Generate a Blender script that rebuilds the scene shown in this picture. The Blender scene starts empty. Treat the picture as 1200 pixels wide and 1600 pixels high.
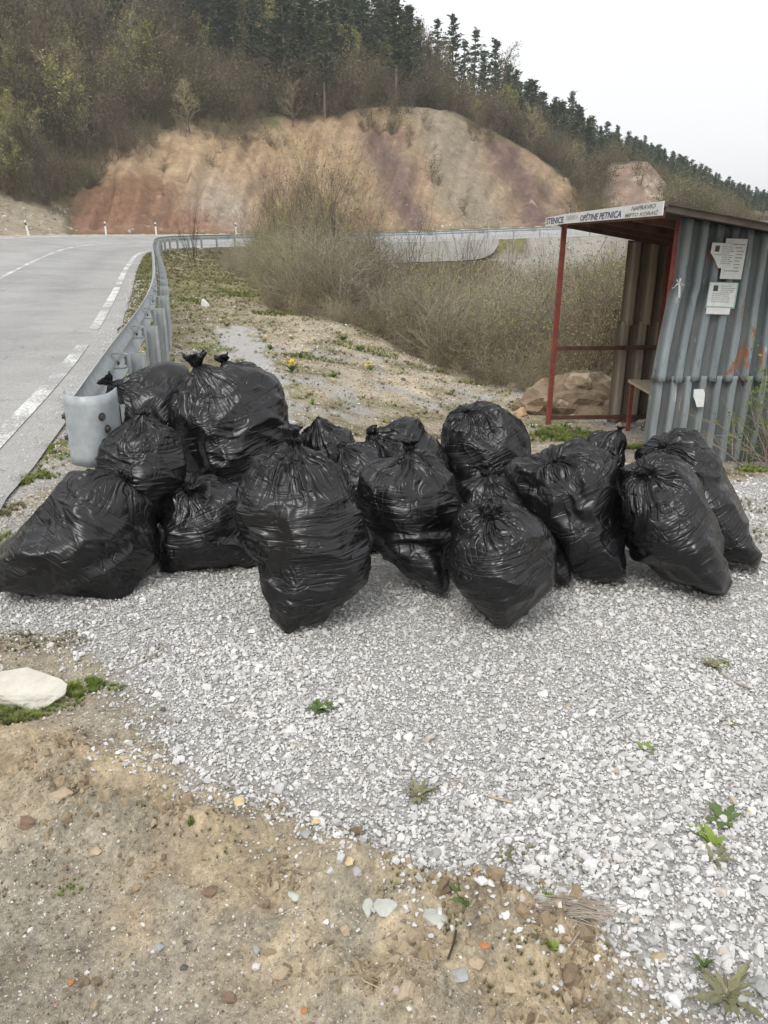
import bpy, bmesh, math, random
import numpy as np
from mathutils import Vector, Matrix

# ------------------------------------------------------------------ camera, light, exposure
SC = bpy.context.scene
CAM_H, PITCH, F = 1.5, math.radians(19.5), 1200.0
cam_d = bpy.data.cameras.new('camera'); cam = bpy.data.objects.new('camera', cam_d)
SC.collection.objects.link(cam); SC.camera = cam
cam.location = (0, 0, CAM_H); cam.rotation_euler = (math.pi/2 - PITCH, 0, 0)
cam_d.sensor_fit = 'VERTICAL'; cam_d.sensor_height = 36.0; cam_d.lens = 27.0
cam_d.clip_start = 0.05; cam_d.clip_end = 3000

SUN_EL, SUN_AZ = math.radians(52), math.radians(200)
world = bpy.data.worlds.new('World'); SC.world = world; world.use_nodes = True
wn = world.node_tree.nodes; wl = world.node_tree.links
bg = wn['Background']
sky = wn.new('ShaderNodeTexSky'); sky.sky_type = 'NISHITA'; sky.sun_disc = False
sky.sun_elevation = SUN_EL; sky.sun_rotation = SUN_AZ; sky.dust_density = 4; sky.air_density = 1.0; sky.ozone_density = 1
hs = wn.new('ShaderNodeHueSaturation'); hs.inputs['Saturation'].default_value = 0.35
wl.new(sky.outputs[0], hs.inputs['Color'])
cover = wn.new('ShaderNodeMixRGB'); cover.inputs[0].default_value = 0.86      # the closed cloud cover
cover.inputs[2].default_value = (9.75, 9.85, 10.0, 1)
wl.new(hs.outputs[0], cover.inputs[1]); wl.new(cover.outputs[0], bg.inputs['Color'])
bg.inputs['Strength'].default_value = 0.10
sun_d = bpy.data.lights.new('sun', 'SUN'); sun = bpy.data.objects.new('sun', sun_d); SC.collection.objects.link(sun)
sun_d.energy = 1.5; sun_d.angle = math.radians(25); sun_d.color = (1.0, 0.965, 0.92)
sun.rotation_euler = (math.radians(90) - SUN_EL, 0, math.radians(-25))
SC.view_settings.view_transform = 'Standard'; SC.view_settings.look = 'None'
SC.view_settings.exposure = 0.30; SC.view_settings.gamma = 1.0; SC.view_settings.use_curve_mapping = False
SC.render.engine = 'CYCLES'
SC.cycles.max_bounces = 6; SC.cycles.diffuse_bounces = 3; SC.cycles.transparent_max_bounces = 6

COL = SC.collection
RNG = np.random.default_rng(7)
random.seed(11)
CT, ST = math.cos(PITCH), math.sin(PITCH)
def ray(px, py):
    a = (px - 600)/F; b = (py - 800)/F
    return np.array([a, CT - b*ST, -(ST + b*CT)])
def atY(px, py, Y):
    d = ray(px, py); s = Y/d[1]
    return Vector((d[0]*s, Y, CAM_H + d[2]*s))
def proj(x, y, z):
    dep = y*CT - (z - CAM_H)*ST; dep = np.maximum(dep, 1e-3)
    dn = (CAM_H - z)*CT - y*ST
    up = (z - CAM_H)*CT + y*ST
    return 600 + F*x/dep, 800 - F*up/dep

# ------------------------------------------------------------------ noise
_p = np.random.default_rng(3).permutation(256); PERM = np.concatenate([_p, _p, _p])
_g = np.random.default_rng(4).normal(size=(256, 3)); GRAD = _g/np.linalg.norm(_g, axis=1)[:, None]
def perlin(x, y, z=0.0):
    x, y, z = np.broadcast_arrays(np.asarray(x, float), np.asarray(y, float), np.asarray(z, float))
    xi = np.floor(x).astype(int); yi = np.floor(y).astype(int); zi = np.floor(z).astype(int)
    xf, yf, zf = x - xi, y - yi, z - zi
    u, v, w = [t*t*t*(t*(t*6 - 15) + 10) for t in (xf, yf, zf)]
    out = 0
    for dx in (0, 1):
        for dy in (0, 1):
            for dz in (0, 1):
                h = PERM[PERM[PERM[(xi + dx) & 255] + ((yi + dy) & 255)] + ((zi + dz) & 255)]
                g = GRAD[h]
                dot = g[..., 0]*(xf - dx) + g[..., 1]*(yf - dy) + g[..., 2]*(zf - dz)
                out = out + dot*(u if dx else 1 - u)*(v if dy else 1 - v)*(w if dz else 1 - w)
    return out*1.6
def fbm(x, y, z=0.0, o=4):
    s = 0; a = 1.0; t = 0
    for i in range(o):
        s = s + a*perlin(x*2**i + 7.3*i, y*2**i + 3.1*i, z*2**i + 1.7*i); t += a; a *= .5
    return s/t
def sstep(a, b, x):
    t = np.clip((x - a)/(b - a), 0, 1); return t*t*(3 - 2*t)

# ------------------------------------------------------------------ the road line and the terrain
CP = np.array([(-3, -60, -.3), (-1.2, -25, -.1), (-1.2, -6, 0), (-1.65, 0, .02), (-2.69, 5.22, .12), (-3.82, 10.1, .22), (-5.86, 17.5, .37),
      (-9.3, 29.6, .63), (-12.2, 41, .88), (-12.6, 48, 1.0), (-10.5, 54, 1.1), (-5, 58, 1.2), (3, 60.5, 1.35), (14, 62.5, 1.75),
      (30, 66, 2.2), (60, 78, 2.6), (110, 100, 3.0)])
def catmull(P, step):
    out = []
    for i in range(len(P) - 1):
        p0 = P[max(i-1, 0)]; p1 = P[i]; p2 = P[i+1]; p3 = P[min(i+2, len(P)-1)]
        n = max(2, int(np.linalg.norm(p2 - p1)/step))
        for k in range(n):
            t = k/n
            out.append(.5*((2*p1) + (-p0+p2)*t + (2*p0-5*p1+4*p2-p3)*t*t + (-p0+3*p1-3*p2+p3)*t**3))
    out.append(P[-1]); return np.array(out)
RL = catmull(CP, 0.6)
T = np.gradient(RL[:, :2], axis=0); T /= np.linalg.norm(T, axis=1)[:, None]
NL = np.stack([-T[:, 1], T[:, 0]], 1)                 # to the left: across the road
RS = np.concatenate([[0], np.cumsum(np.linalg.norm(np.diff(RL[:, :2], axis=0), axis=1))])
def road_uv(x, y):
    shp = np.shape(x); x = np.ravel(x); y = np.ravel(y)
    u = np.empty(len(x)); z = np.empty(len(x)); s = np.empty(len(x))
    for i in range(0, len(x), 20000):
        X = x[i:i+20000, None] - RL[None, :, 0]; Y = y[i:i+20000, None] - RL[None, :, 1]
        k = np.argmin(X*X + Y*Y, axis=1); r = np.arange(len(k))
        u[i:i+20000] = X[r, k]*NL[k, 0] + Y[r, k]*NL[k, 1]
        al = X[r, k]*T[k, 0] + Y[r, k]*T[k, 1]
        z[i:i+20000] = np.interp(RS[k] + al, RS, RL[:, 2]); s[i:i+20000] = RS[k] + al
    return u.reshape(shp), z.reshape(shp), s.reshape(shp)
S_NEAR = RS[np.argmin(np.abs(RL[:, 1] - 3.24) + (RL[:, 0] > 0)*100)]
def bank(s): return .01 + .095*sstep(S_NEAR + 12, S_NEAR + 34, s)
ED = np.array([(-60, 60), (-12.5, 52), (-9, 42), (-5.5, 30), (-3.2, 21), (-2.5, 17), (-.5, 14.7), (1.24, 10.9), (1.9, 10.0), (4, 9.9), (8, 10), (20, 13), (60, 30), (200, 60)])
PXT = [-900, -600, 0, 70, 110, 160, 200, 300, 400, 530, 620, 700, 760, 820, 880, 915, 945, 1000, 1045, 1100, 1300, 3000]
HCT = [8, 8, 7, 5.2, 4.2, 6.2, 8.8, 9.9, 10.6, 11.7, 12.4, 12.0, 10.2, 8.0, 5.2, 3.6, 7.6, 7.8, 4.2, 2.0, 1.2, 1.2]
DCT = [16, 16, 16, 16, 17, 20, 22, 22, 22, 22, 22, 22, 22, 22, 22, 24, 30, 30, 28, 28, 28, 28]
PXR = [-900, 400, 500, 560, 650, 800, 1000, 1200, 1800, 3000]
DR = [120, 110, 100, 88, 70, 85, 150, 260, 300, 300]
ZR = [50, 46, 40, 32, 21.0, 15.0, 15.0, 8.5, 4, 4]
gprof = dict()
def ground(x, y, detail=True):
    x = np.asarray(x, float); y = np.asarray(y, float)
    u, zr, s = road_uv(x, y)
    # the inner side: verge, platform, gully
    zp = -.43*sstep(4.6, 8.2, y)*sstep(-1.2, 1.4, x) - .05*sstep(0, 5, y) + .012*np.clip(y - 6, 0, 40)*sstep(0, -4, x)
    au = np.abs(u)
    w = sstep(.9, 3.2, au)
    near = (zr - .02)*(1 - w) + zp*w
    e = (y - np.interp(x, ED[:, 0], ED[:, 1]))*.6
    near = near + .10*sstep(-2.0, -.6, e)*sstep(-.1, -.7, -np.abs(e + .6))*0
    gul = zr*(1 - sstep(1.2, 8.5, au)) - 1.7*sstep(1.2, 8.5, au)
    gul = np.where((x > -3) & (x < 10.5) & (y > 45), np.minimum(gul, zr - 1.4*sstep(.5, 1.3, au)), gul)
    far_rise = sstep(20, 60, x)*0
    inner = near + (gul - near)*sstep(0, 4.2, e)
    inner = inner + np.where(x > 25, sstep(25, 120, x)*6, 0)
    # the outer side: ditch, cut slope, wooded hill
    px, _ = proj(x, np.maximum(y, 3.0), 2.0*np.ones_like(x)); px = np.clip(px, -900, 3000)
    px = np.where(y < 3, -900, px)
    d = u - 8.3
    b = bank(s)
    zo = zr + b*np.clip(u, 0, 8.3)
    hc = np.interp(px, PXT, HCT); dc = np.interp(px, PXT, DCT)
    zrr = np.interp(px, PXR, ZR); dr = np.interp(px, PXR, DR)
    base = zr + b*8.3
    t = np.clip(d/dc, 0, 1)
    cut = hc*(t**1.12)
    top = base + hc
    t2 = np.clip((d - dc)/np.maximum(dr - dc, 1), 0, 1)
    hill = top + (zrr - top)*(t2**.92)
    hill = np.where(d > dr, zrr - .12*(d - dr), hill)
    z_out = np.where(d < dc, base + cut, hill)
    z_out = np.maximum(z_out, -5)
    if detail:
        far = sstep(3, 12, d)
        z_out = z_out + far*(.55*fbm(x*.12, y*.12, 3.1, 3) + .25*fbm(x*.5, y*.5, 1.0, 2))
        z_out = z_out + sstep(.5, 4, d)*(1-sstep(dc*.8, dc*1.1, d))*(.25 + .75*sstep(105, 150, px))*(.9*perlin(px*.02 + d*.05, d*.03, 5.0) - 1.1*np.abs(perlin(px*.045 - d*.12, d*.05, 8.0)) - .6*np.abs(perlin(px*.11 - d*.25, d*.07, 11.0)) + .45*fbm(x*.7, y*.7, 2.0, 4))
    z = np.where(u > 8.3, z_out, np.where(u > 0, zo - .05 - .03*sstep(0, 1, u)*0, inner))
    z = np.where((u > -.35) & (u < 0), np.minimum(z, zr - .05), z)
    if detail:
        off = sstep(.5, 1.2, -u)
        z = z + off*(.03*fbm(x*.7, y*.7, 9.0, 3)*sstep(2, 6, y) + .10*sstep(8, 14, y)*fbm(x*.5, y*.5, 2.0, 3))
        z = z + dirt_relief(x, y)
    return z
def g1(x, y): return float(ground(np.array([x]), np.array([y]))[0])
def gp(px, py, z=0.0):
    d = ray(px, py); s = (CAM_H - z)/(-d[2]); return d[0]*s, d[1]*s
def hit(px, py):
    x, y = gp(px, max(py, 420)); z = 0.0
    for _ in range(25):
        z = .5*z + .5*g1(x, y); d = ray(px, py)
        if d[2] > -1e-3: break
        s = (CAM_H - z)/(-d[2]); s = min(s, 80); x, y = d[0]*s, d[1]*s
    return Vector((x, y, g1(x, y)))
def in_poly(P, x, y):
    """signed distance to a polygon: positive inside"""
    P = np.asarray(P, float); n = len(P); ins = np.zeros(np.shape(x), bool); dm = np.full(np.shape(x), 1e9)
    for i in range(n):
        ax, ay = P[i]; bx, by = P[(i+1) % n]
        c = ((ay > y) != (by > y)) & (x < (bx - ax)*(y - ay)/((by - ay) if by != ay else 1e-9) + ax)
        ins ^= c
        ex, ey = bx - ax, by - ay
        t = np.clip(((x-ax)*ex + (y-ay)*ey)/(ex*ex + ey*ey + 1e-12), 0, 1)
        dm = np.minimum(dm, np.hypot(x - ax - t*ex, y - ay - t*ey))
    return np.where(ins, dm, -dm)
# gravel spread (outline on the ground) and the ochre ridge of loose earth
GRAVEL = [gp(*p) for p in [(-420, 930), (-300, 1000), (-60, 1020), (70, 1028), (150, 1050), (195, 1100), (235, 1150), (300, 1195), (400, 1232), (480, 1285), (560, 1335), (660, 1372), (770, 1400), (890, 1425), (955, 1500), (1060, 1600), (1150, 1760),
          (2600, 1700), (2200, 1100), (1700, 760), (1210, 735), (1050, 735), (900, 745), (650, 735), (500, 720), (455, 640), (430, 580), (390, 530), (350, 520), (345, 545), (375, 600), (300, 720), (230, 860), (60, 860), (-300, 880)]]
RIDGE = [gp(*p) for p in [(-250, 1150), (0, 1195), (160, 1255), (330, 1330), (520, 1385), (700, 1440), (860, 1500), (900, 1620), (960, 1800)]]
RIDGE2 = [gp(*p) for p in [(260, 1440), (420, 1480), (600, 1540), (760, 1600)]]
def dpoly(P, x, y):
    dm = np.full(np.shape(x), 1e9)
    for (ax, ay), (bx, by) in zip(P[:-1], P[1:]):
        ex, ey = bx-ax, by-ay
        t = np.clip(((x-ax)*ex + (y-ay)*ey)/(ex*ex+ey*ey), 0, 1)
        dm = np.minimum(dm, np.hypot(x-ax-t*ex, y-ay-t*ey))
    return dm
def gravel_mask(x, y, wide=0.0):
    am = 1 + .45*np.clip(y - 4, 0, 8)
    sd = in_poly(GRAVEL, x, y) + .13*am*fbm(x*3, y*3, 4.0, 3) + .07*am*perlin(x*14, y*14, 1.0)
    return sstep(-.07 - wide, .09 + wide*.6, sd - .10*sstep(-.9, -1.3, x)*sstep(3.4, 2.6, y))
def dirt_relief(x, y):
    out = np.zeros(np.shape(x)); m = (y > -1) & (y < 4.2) & (np.abs(x) < 4)
    if not np.any(m): return out
    X, Y = x[m], y[m]
    gm = gravel_mask(X, Y)
    d1 = dpoly(RIDGE, X, Y); d2 = dpoly(RIDGE2, X, Y)
    r = .095*np.exp(-(d1/.13)**2)*(.7 + 1.1*perlin(X*6, Y*6, 2)) + .06*np.exp(-(d2/.10)**2)*(.7 + 1.0*perlin(X*6, Y*6, 4)) + (1-gm)*.022*np.abs(perlin(X*7, Y*7, 12.0))
    rough = np.clip(np.exp(-(d1/.22)**2) + .8*np.exp(-(d2/.2)**2), 0, 1)*(1-gm)
    clod = np.abs(perlin(X*16, Y*16, .5))*.5 + np.abs(perlin(X*34, Y*34, 3.5))*.3 + np.abs(perlin(X*70, Y*70, 7.5))*.15
    pat = sstep(-.1, .35, fbm(X*4, Y*4, 6.0, 2))
    h = r*(1-gm*.8) + rough*(.10*(clod)*pat) + (1-gm)*(.012*fbm(X*9, Y*9, 8.0, 4) + .006*perlin(X*45, Y*45, .2)) + gm*.012*fbm(X*3, Y*3, 1.5, 3)
    out[m] = h*sstep(4.2, 3.6, Y); return out

SKX = [300, 560, 600, 655, 700, 780, 800, 850, 900, 950, 1000, 1050, 1100, 1150, 1200, 1300, 1600]
SKY_Y = [-400, -300, -60, 0, 35, 75, 108, 143, 168, 192, 214, 241, 266, 286, 302, 330, 380]
THX = [200, 330, 400, 450, 560, 575, 640, 860, 960, 1060, 1130, 1300]
THY = [430, 400, 372, 340, 345, 400, 412, 414, 400, 372, 318, 325]
def cap_scale(x, y, z, h, xs, ys, slack=0.0):
    """largest height (m) a plant at x, y, z may have to stay under the outline"""
    px, _ = proj(x, y, z); lim = np.interp(px, xs, ys) + slack
    b = (lim - 800)/F; tan = -(ST + b*CT)/(CT - b*ST)
    return CAM_H + y*tan - z

# ------------------------------------------------------------------ object helpers
def tag(o, label=None, cat=None, group=None, kind=None):
    if label: o['label'] = label
    if cat: o['category'] = cat
    if group: o['group'] = group
    if kind: o['kind'] = kind
    return o
def empty(name, loc, rz=0.0, parent=None):
    o = bpy.data.objects.new(name, None); o.empty_display_size = .1; COL.objects.link(o)
    o.location = loc; o.rotation_euler = (0, 0, rz)
    if parent: o.parent = parent
    return o
def mk(name, me, parent=None, link=True):
    o = bpy.data.objects.new(name, me)
    if link: COL.objects.link(o)
    if parent is not None: o.parent = parent
    return o
def smooth(me, on=True):
    me.polygons.foreach_set('use_smooth', np.full(len(me.polygons), on))
def dup(root, loc, rz=0.0, scale=1.0, label=None):
    r = root.copy(); COL.objects.link(r); r.location = loc; r.rotation_euler = (root.rotation_euler.x, root.rotation_euler.y, rz)
    r.scale = scale if hasattr(scale, '__len__') else (scale,)*3
    if label: r['label'] = label
    for ch in list(root.children):
        c = ch.copy(); COL.objects.link(c); c.parent = r
    return r
class MB:
    def __init__(s): s.v = []; s.f = []; s.m = []
    def quad(s, a, b, c, d, m=0):
        n = len(s.v); s.v += [tuple(a), tuple(b), tuple(c), tuple(d)]; s.f.append((n, n+1, n+2, n+3)); s.m.append(m)
    def tri(s, a, b, c, m=0):
        n = len(s.v); s.v += [tuple(a), tuple(b), tuple(c)]; s.f.append((n, n+1, n+2)); s.m.append(m)
    def box(s, c, size, R=None, m=0):
        n = len(s.v); c = Vector(c)
        for dx, dy, dz in [(-1,-1,-1),(1,-1,-1),(1,1,-1),(-1,1,-1),(-1,-1,1),(1,-1,1),(1,1,1),(-1,1,1)]:
            p = Vector((dx*size[0]/2, dy*size[1]/2, dz*size[2]/2))
            if R is not None: p = R @ p
            s.v.append(tuple(c + p))
        for f in [(0,3,2,1),(4,5,6,7),(0,1,5,4),(1,2,6,5),(2,3,7,6),(3,0,4,7)]:
            s.f.append(tuple(n + i for i in f)); s.m.append(m)
    def bar(s, a, b, w, h, m=0):
        a, b = Vector(a), Vector(b); d = b - a; L = d.length; d.normalize()
        up = Vector((0, 0, 1)) if abs(d.z) < .9 else Vector((0, 1, 0))
        x = d.cross(up).normalized(); y = x.cross(d).normalized()
        R = Matrix((x, d, y)).transposed()
        s.box((a + b)/2, (w, L, h), R, m)
    def tube(s, a, b, r0, r1, n=3, m=0, cap=False):
        a = Vector(a); b = Vector(b); d = (b - a)
        if d.length < 1e-6: return
        d.normalize(); up = Vector((0, 0, 1)) if abs(d.z) < .9 else Vector((1, 0, 0))
        x = d.cross(up).normalized(); y = x.cross(d)
        k = len(s.v)
        for c, r in ((a, r0), (b, r1)):
            for i in range(n):
                t = 2*math.pi*i/n; s.v.append(tuple(c + x*(r*math.cos(t)) + y*(r*math.sin(t))))
        for i in range(n):
            j = (i+1) % n; s.f.append((k+i, k+j, k+n+j, k+n+i)); s.m.append(m)
        if cap:
            s.f.append(tuple(k+n+i for i in range(n))); s.m.append(m)
            s.f.append(tuple(k+n-1-i for i in range(n))); s.m.append(m)
    def mesh(s, name, mats, sm=False):
        me = bpy.data.meshes.new(name); me.from_pydata(s.v, [], s.f)
        for mm in (mats if isinstance(mats, (list, tuple)) else [mats]): me.materials.append(mm)
        if any(s.m): me.polygons.foreach_set('material_index', s.m)
        if sm: smooth(me)
        me.update(); return me
    def build(s, name, mats, parent=None, sm=False):
        return mk(name, s.mesh(name, mats, sm), parent)
def grid_mesh(name, P, mats, closed_u=False, sm=True, flip=False):
    """P: (nu, nv, 3) array -> mesh"""
    nu, nv = P.shape[:2]; me = bpy.data.meshes.new(name)
    idx = np.arange(nu*nv).reshape(nu, nv)
    a = idx[:-1, :-1]; b = idx[1:, :-1]; c = idx[1:, 1:]; d = idx[:-1, 1:]
    F4 = np.stack([a, b, c, d], -1).reshape(-1, 4)
    if closed_u:
        F4 = np.concatenate([F4, np.stack([idx[-1, :-1], idx[0, :-1], idx[0, 1:], idx[-1, 1:]], -1).reshape(-1, 4)])
    if flip: F4 = F4[:, ::-1]
    me.vertices.add(nu*nv); me.vertices.foreach_set('co', P.reshape(-1).astype(np.float32))
    me.loops.add(len(F4)*4); me.loops.foreach_set('vertex_index', F4.reshape(-1).astype(np.int32))
    me.polygons.add(len(F4)); me.polygons.foreach_set('loop_start', (np.arange(len(F4))*4).astype(np.int32))
    me.polygons.foreach_set('loop_total', np.full(len(F4), 4, np.int32))
    me.update(calc_edges=True); me.validate()
    me.materials.append(mats); smooth(me, sm); return me
def vattr(me, name, arr, typ='FLOAT_VECTOR'):
    a = me.attributes.new(name, typ, 'POINT')
    key = {'FLOAT_VECTOR': 'vector', 'FLOAT': 'value', 'FLOAT_COLOR': 'color', 'INT': 'value'}[typ]
    a.data.foreach_set(key, np.asarray(arr).astype(np.int32 if typ == 'INT' else np.float32).ravel())

# ------------------------------------------------------------------ materials
class NT:
    def __init__(s, name):
        s.m = bpy.data.materials.new(name); s.m.use_nodes = True
        s.t = s.m.node_tree; s.n = s.t.nodes; s.b = s.n['Principled BSDF']
    def new(s, typ, **kw):
        n = s.n.new(typ)
        for k, v in kw.items(): setattr(n, k, v)
        return n
    def link(s, a, b): s.t.links.new(a, b)
    def attr(s, name): return s.new('ShaderNodeAttribute', attribute_name=name)
    def noise(s, vec, scale, detail=4, rough=.55, dist=0.0):
        n = s.new('ShaderNodeTexNoise'); n.inputs['Scale'].default_value = scale
        n.inputs['Detail'].default_value = detail; n.inputs['Roughness'].default_value = rough
        n.inputs['Distortion'].default_value = dist
        if vec is not None: s.link(vec, n.inputs['Vector'])
        return n
    def ramp(s, fac, stops):
        r = s.new('ShaderNodeValToRGB'); el = r.color_ramp.elements
        while len(el) < len(stops): el.new(.5)
        for e, (p, c) in zip(el, stops):
            e.position = p; e.color = (*c, 1) if len(c) == 3 else c
        s.link(fac, r.inputs[0]); return r
    def math(s, op, a, b=None, clamp=False):
        n = s.new('ShaderNodeMath', operation=op, use_clamp=clamp)
        for i, v in enumerate((a, b)):
            if v is None: continue
            if isinstance(v, (int, float)): n.inputs[i].default_value = v
            else: s.link(v, n.inputs[i])
        return n.outputs[0]
    def mix(s, fac, a, b, mode='MIX'):
        n = s.new('ShaderNodeMixRGB', blend_type=mode)
        for i, v in enumerate((fac, a, b)):
            if isinstance(v, (int, float)): n.inputs[i].default_value = v
            elif isinstance(v, tuple): n.inputs[i].default_value = (*v, 1)
            else: s.link(v, n.inputs[i])
        return n.outputs[0]
    def vmul(s, vec, k):
        n = s.new('ShaderNodeVectorMath', operation='MULTIPLY'); s.link(vec, n.inputs[0]); n.inputs[1].default_value = k
        return n.outputs[0]
    def bump(s, h, strength=.5, dist=.01, normal=None):
        n = s.new('ShaderNodeBump'); n.inputs['Strength'].default_value = strength; n.inputs['Distance'].default_value = dist
        s.link(h, n.inputs['Height'])
        if normal is not None: s.link(normal, n.inputs['Normal'])
        return n.outputs[0]
    def coord(s, k='Object'): return s.new('ShaderNodeTexCoord').outputs[k]
    def out(s, color=None, rough=None, normal=None, spec=None, metal=None):
        for k, v in (('Base Color', color), ('Roughness', rough), ('Normal', normal), ('Specular IOR Level', spec), ('Metallic', metal)):
            if v is None: continue
            if isinstance(v, (int, float)): s.b.inputs[k].default_value = v
            elif isinstance(v, tuple): s.b.inputs[k].default_value = (*v, 1)
            else: s.link(v, s.b.inputs[k])
        return s.m
def simple(name, c1, c2, scale=8, rough=.85, bump=.3, bdist=.01, spec=.3, rnd=0.0, metal=0.0, coords='Object', detail=5):
    n = NT(name); co = n.coord(coords); no = n.noise(co, scale, detail, .6)
    r = n.ramp(no.outputs[0], [(.3, c1), (.7, c2)]); col = r.outputs[0]
    if rnd > 0:
        oi = n.new('ShaderNodeObjectInfo')
        v = n.math('ADD', n.math('MULTIPLY', oi.outputs['Random'], 2*rnd), 1 - rnd)
        h = n.new('ShaderNodeHueSaturation'); n.link(v, h.inputs['Value']); n.link(col, h.inputs['Color']); col = h.outputs[0]
    nb = n.noise(co, scale*5, 5, .6)
    return n.out(col, rough, n.bump(nb.outputs[0], bump, bdist), spec, metal)

# ground
n = NT('ground_soil'); ca = n.attr('Col'); ga = n.attr('grav'); pos = n.new('ShaderNodeNewGeometry').outputs['Position']
n1 = n.noise(pos, 30, 6, .7); n2 = n.noise(pos, 220, 3, .6); n3 = n.noise(pos, 3.0, 5, .65)
v1 = n.new('ShaderNodeTexVoronoi'); v1.inputs['Scale'].default_value = 62; v1.inputs['Randomness'].default_value = 1; n.link(pos, v1.inputs['Vector'])
cellv = n.ramp(v1.outputs['Color'], [(.0, (.38, .37, .35)), (.35, (.50, .49, .47)), (.75, (.60, .59, .57)), (1, (.70, .69, .67))])
v2 = n.new('ShaderNodeTexVoronoi'); v2.inputs['Scale'].default_value = 210; n.link(pos, v2.inputs['Vector'])
speck = n.ramp(v2.outputs['Color'], [(.0, (.75, .75, .75)), (.55, (.97, .97, .97)), (.9, (1.08, 1.08, 1.08)), (.95, (1.75, 1.78, 1.8))])
fine = n.ramp(n1.outputs[0], [(.25, (.62, .62, .62)), (.5, (1.0, 1.0, 1.0)), (.75, (1.35, 1.33, 1.3))])
n5 = n.noise(pos, .75, 9, .72, .6); n6 = n.noise(pos, 9, 6, .7)
big = n.ramp(n3.outputs[0], [(.3, (.85, .85, .85)), (.7, (1.15, 1.15, 1.15))])
big2 = n.ramp(n5.outputs[0], [(.32, (.70, .68, .66)), (.5, (1, 1, 1)), (.68, (1.24, 1.22, 1.2))]); big3 = n.ramp(n6.outputs[0], [(.34, (.80, .79, .77)), (.66, (1.18, 1.17, 1.15))])
soil = n.mix(1.0, ca.outputs['Color'], fine.outputs[0], 'MULTIPLY'); soil = n.mix(1.0, soil, big.outputs[0], 'MULTIPLY'); soil = n.mix(1.0, soil, big2.outputs[0], 'MULTIPLY'); soil = n.mix(1.0, soil, big3.outputs[0], 'MULTIPLY')
sep = n.new('ShaderNodeSeparateColor'); n.link(ga.outputs['Color'], sep.inputs[0])
col = n.mix(sep.outputs[0], n.mix(sep.outputs[1], soil, n.mix(1.0, soil, speck.outputs[0], 'MULTIPLY')), cellv.outputs[0])
hh = n.math('ADD', n.math('MULTIPLY', n1.outputs[0], .6), n.math('MULTIPLY', n2.outputs[0], .25))
vh = n.math('MULTIPLY', n.math('SUBTRACT', 1.0, n.math('MULTIPLY', v1.outputs['Distance'], 1.2)), sep.outputs[0])
hh = n.math('ADD', hh, n.math('MULTIPLY', vh, .8))
n7 = n.noise(pos, 75, 5, .75); hh = n.math('ADD', hh, n.math('MULTIPLY', n7.outputs[0], .9))
dk7 = n.ramp(n7.outputs[0], [(.30, (.60, .58, .55)), (.5, (1, 1, 1)), (.72, (1.22, 1.2, 1.16))])
col = n.mix(1.0, col, dk7.outputs[0], 'MULTIPLY')
M_GROUND = n.out(col, .95, n.bump(hh, 1.0, .016), .15)

# asphalt
n = NT('asphalt'); pos = n.new('ShaderNodeNewGeometry').outputs['Position']
n1 = n.noise(pos, 160, 3, .7); n2 = n.noise(pos, .5, 5, .6); uvn = n.attr('ru')
n3 = n.noise(pos, 2.2, 5, .7)
n9 = n.noise(pos, 55, 4, .8); gsum = n.math('ADD', n.math('MULTIPLY', n1.outputs[0], .5), n.math('MULTIPLY', n9.outputs[0], .5))
c = n.ramp(gsum, [(.36, (.20, .198, .192)), (.5, (.36, .358, .35)), (.64, (.52, .518, .51))])
c2 = n.ramp(n2.outputs[0], [(.3, (.88, .88, .88)), (.7, (1.12, 1.12, 1.12))])
tr = n.ramp(uvn.outputs['Fac'], [(0.0, (1.05, 1.04, 1.02)), (.13, (.98, .98, .98)), (.2, (.88, .88, .88)), (.32, (1.0, 1.0, 1.0)), (.45, (.9, .9, .9)), (.55, (1.04, 1.04, 1.04)), (.7, (.93, .93, .93)), (1, (1.05, 1.03, 1.0))])
cc = n.mix(1.0, n.mix(1.0, c.outputs[0], c2.outputs[0], 'MULTIPLY'), tr.outputs[0], 'MULTIPLY')
cc = n.mix(1.0, cc, n.ramp(n3.outputs[0], [(.35, (.93, .93, .93)), (.65, (1.06, 1.06, 1.06))]).outputs[0], 'MULTIPLY')
vc = n.new('ShaderNodeTexVoronoi', feature='DISTANCE_TO_EDGE'); vc.inputs['Scale'].default_value = .55; wn_ = n.noise(pos, 2.5, 4, .6); vv = n.new('ShaderNodeVectorMath', operation='ADD'); n.link(pos, vv.inputs[0]); n.link(n.vmul(wn_.outputs['Color'], (.5, .5, .5)), vv.inputs[1]); n.link(vv.outputs[0], vc.inputs['Vector'])
ck = n.ramp(vc.outputs['Distance'], [(0, (.62, .62, .62)), (.006, (1, 1, 1))]).outputs[0]; cg = n.ramp(n.noise(pos, .35, 2, .5).outputs[0], [(.52, (0, 0, 0)), (.60, (1, 1, 1))]).outputs[0]
cc = n.mix(cg, cc, n.mix(1.0, cc, ck, 'MULTIPLY'))
M_ASPHALT = n.out(cc, .9, n.bump(n1.outputs[0], .6, .006), .25)
n = NT('road_paint'); pos = n.new('ShaderNodeNewGeometry').outputs['Position']
n1 = n.noise(pos, 38, 5, .75); n2 = n.noise(pos, 160, 3, .7); n3 = n.noise(pos, 1.3, 3, .6)
wear = n.math('ADD', n.math('MULTIPLY', n1.outputs[0], .7), n.math('MULTIPLY', n3.outputs[0], .45))
wr = n.ramp(wear, [(.54, (0, 0, 0)), (.62, (1, 1, 1))])
c = n.mix(wr.outputs[0], (.34, .34, .335), n.ramp(n2.outputs[0], [(.3, (.62, .62, .60)), (.7, (.82, .82, .80))]).outputs[0])
M_PAINT = n.out(c, .8, n.bump(n2.outputs[0], .4, .004), .3)

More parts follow.
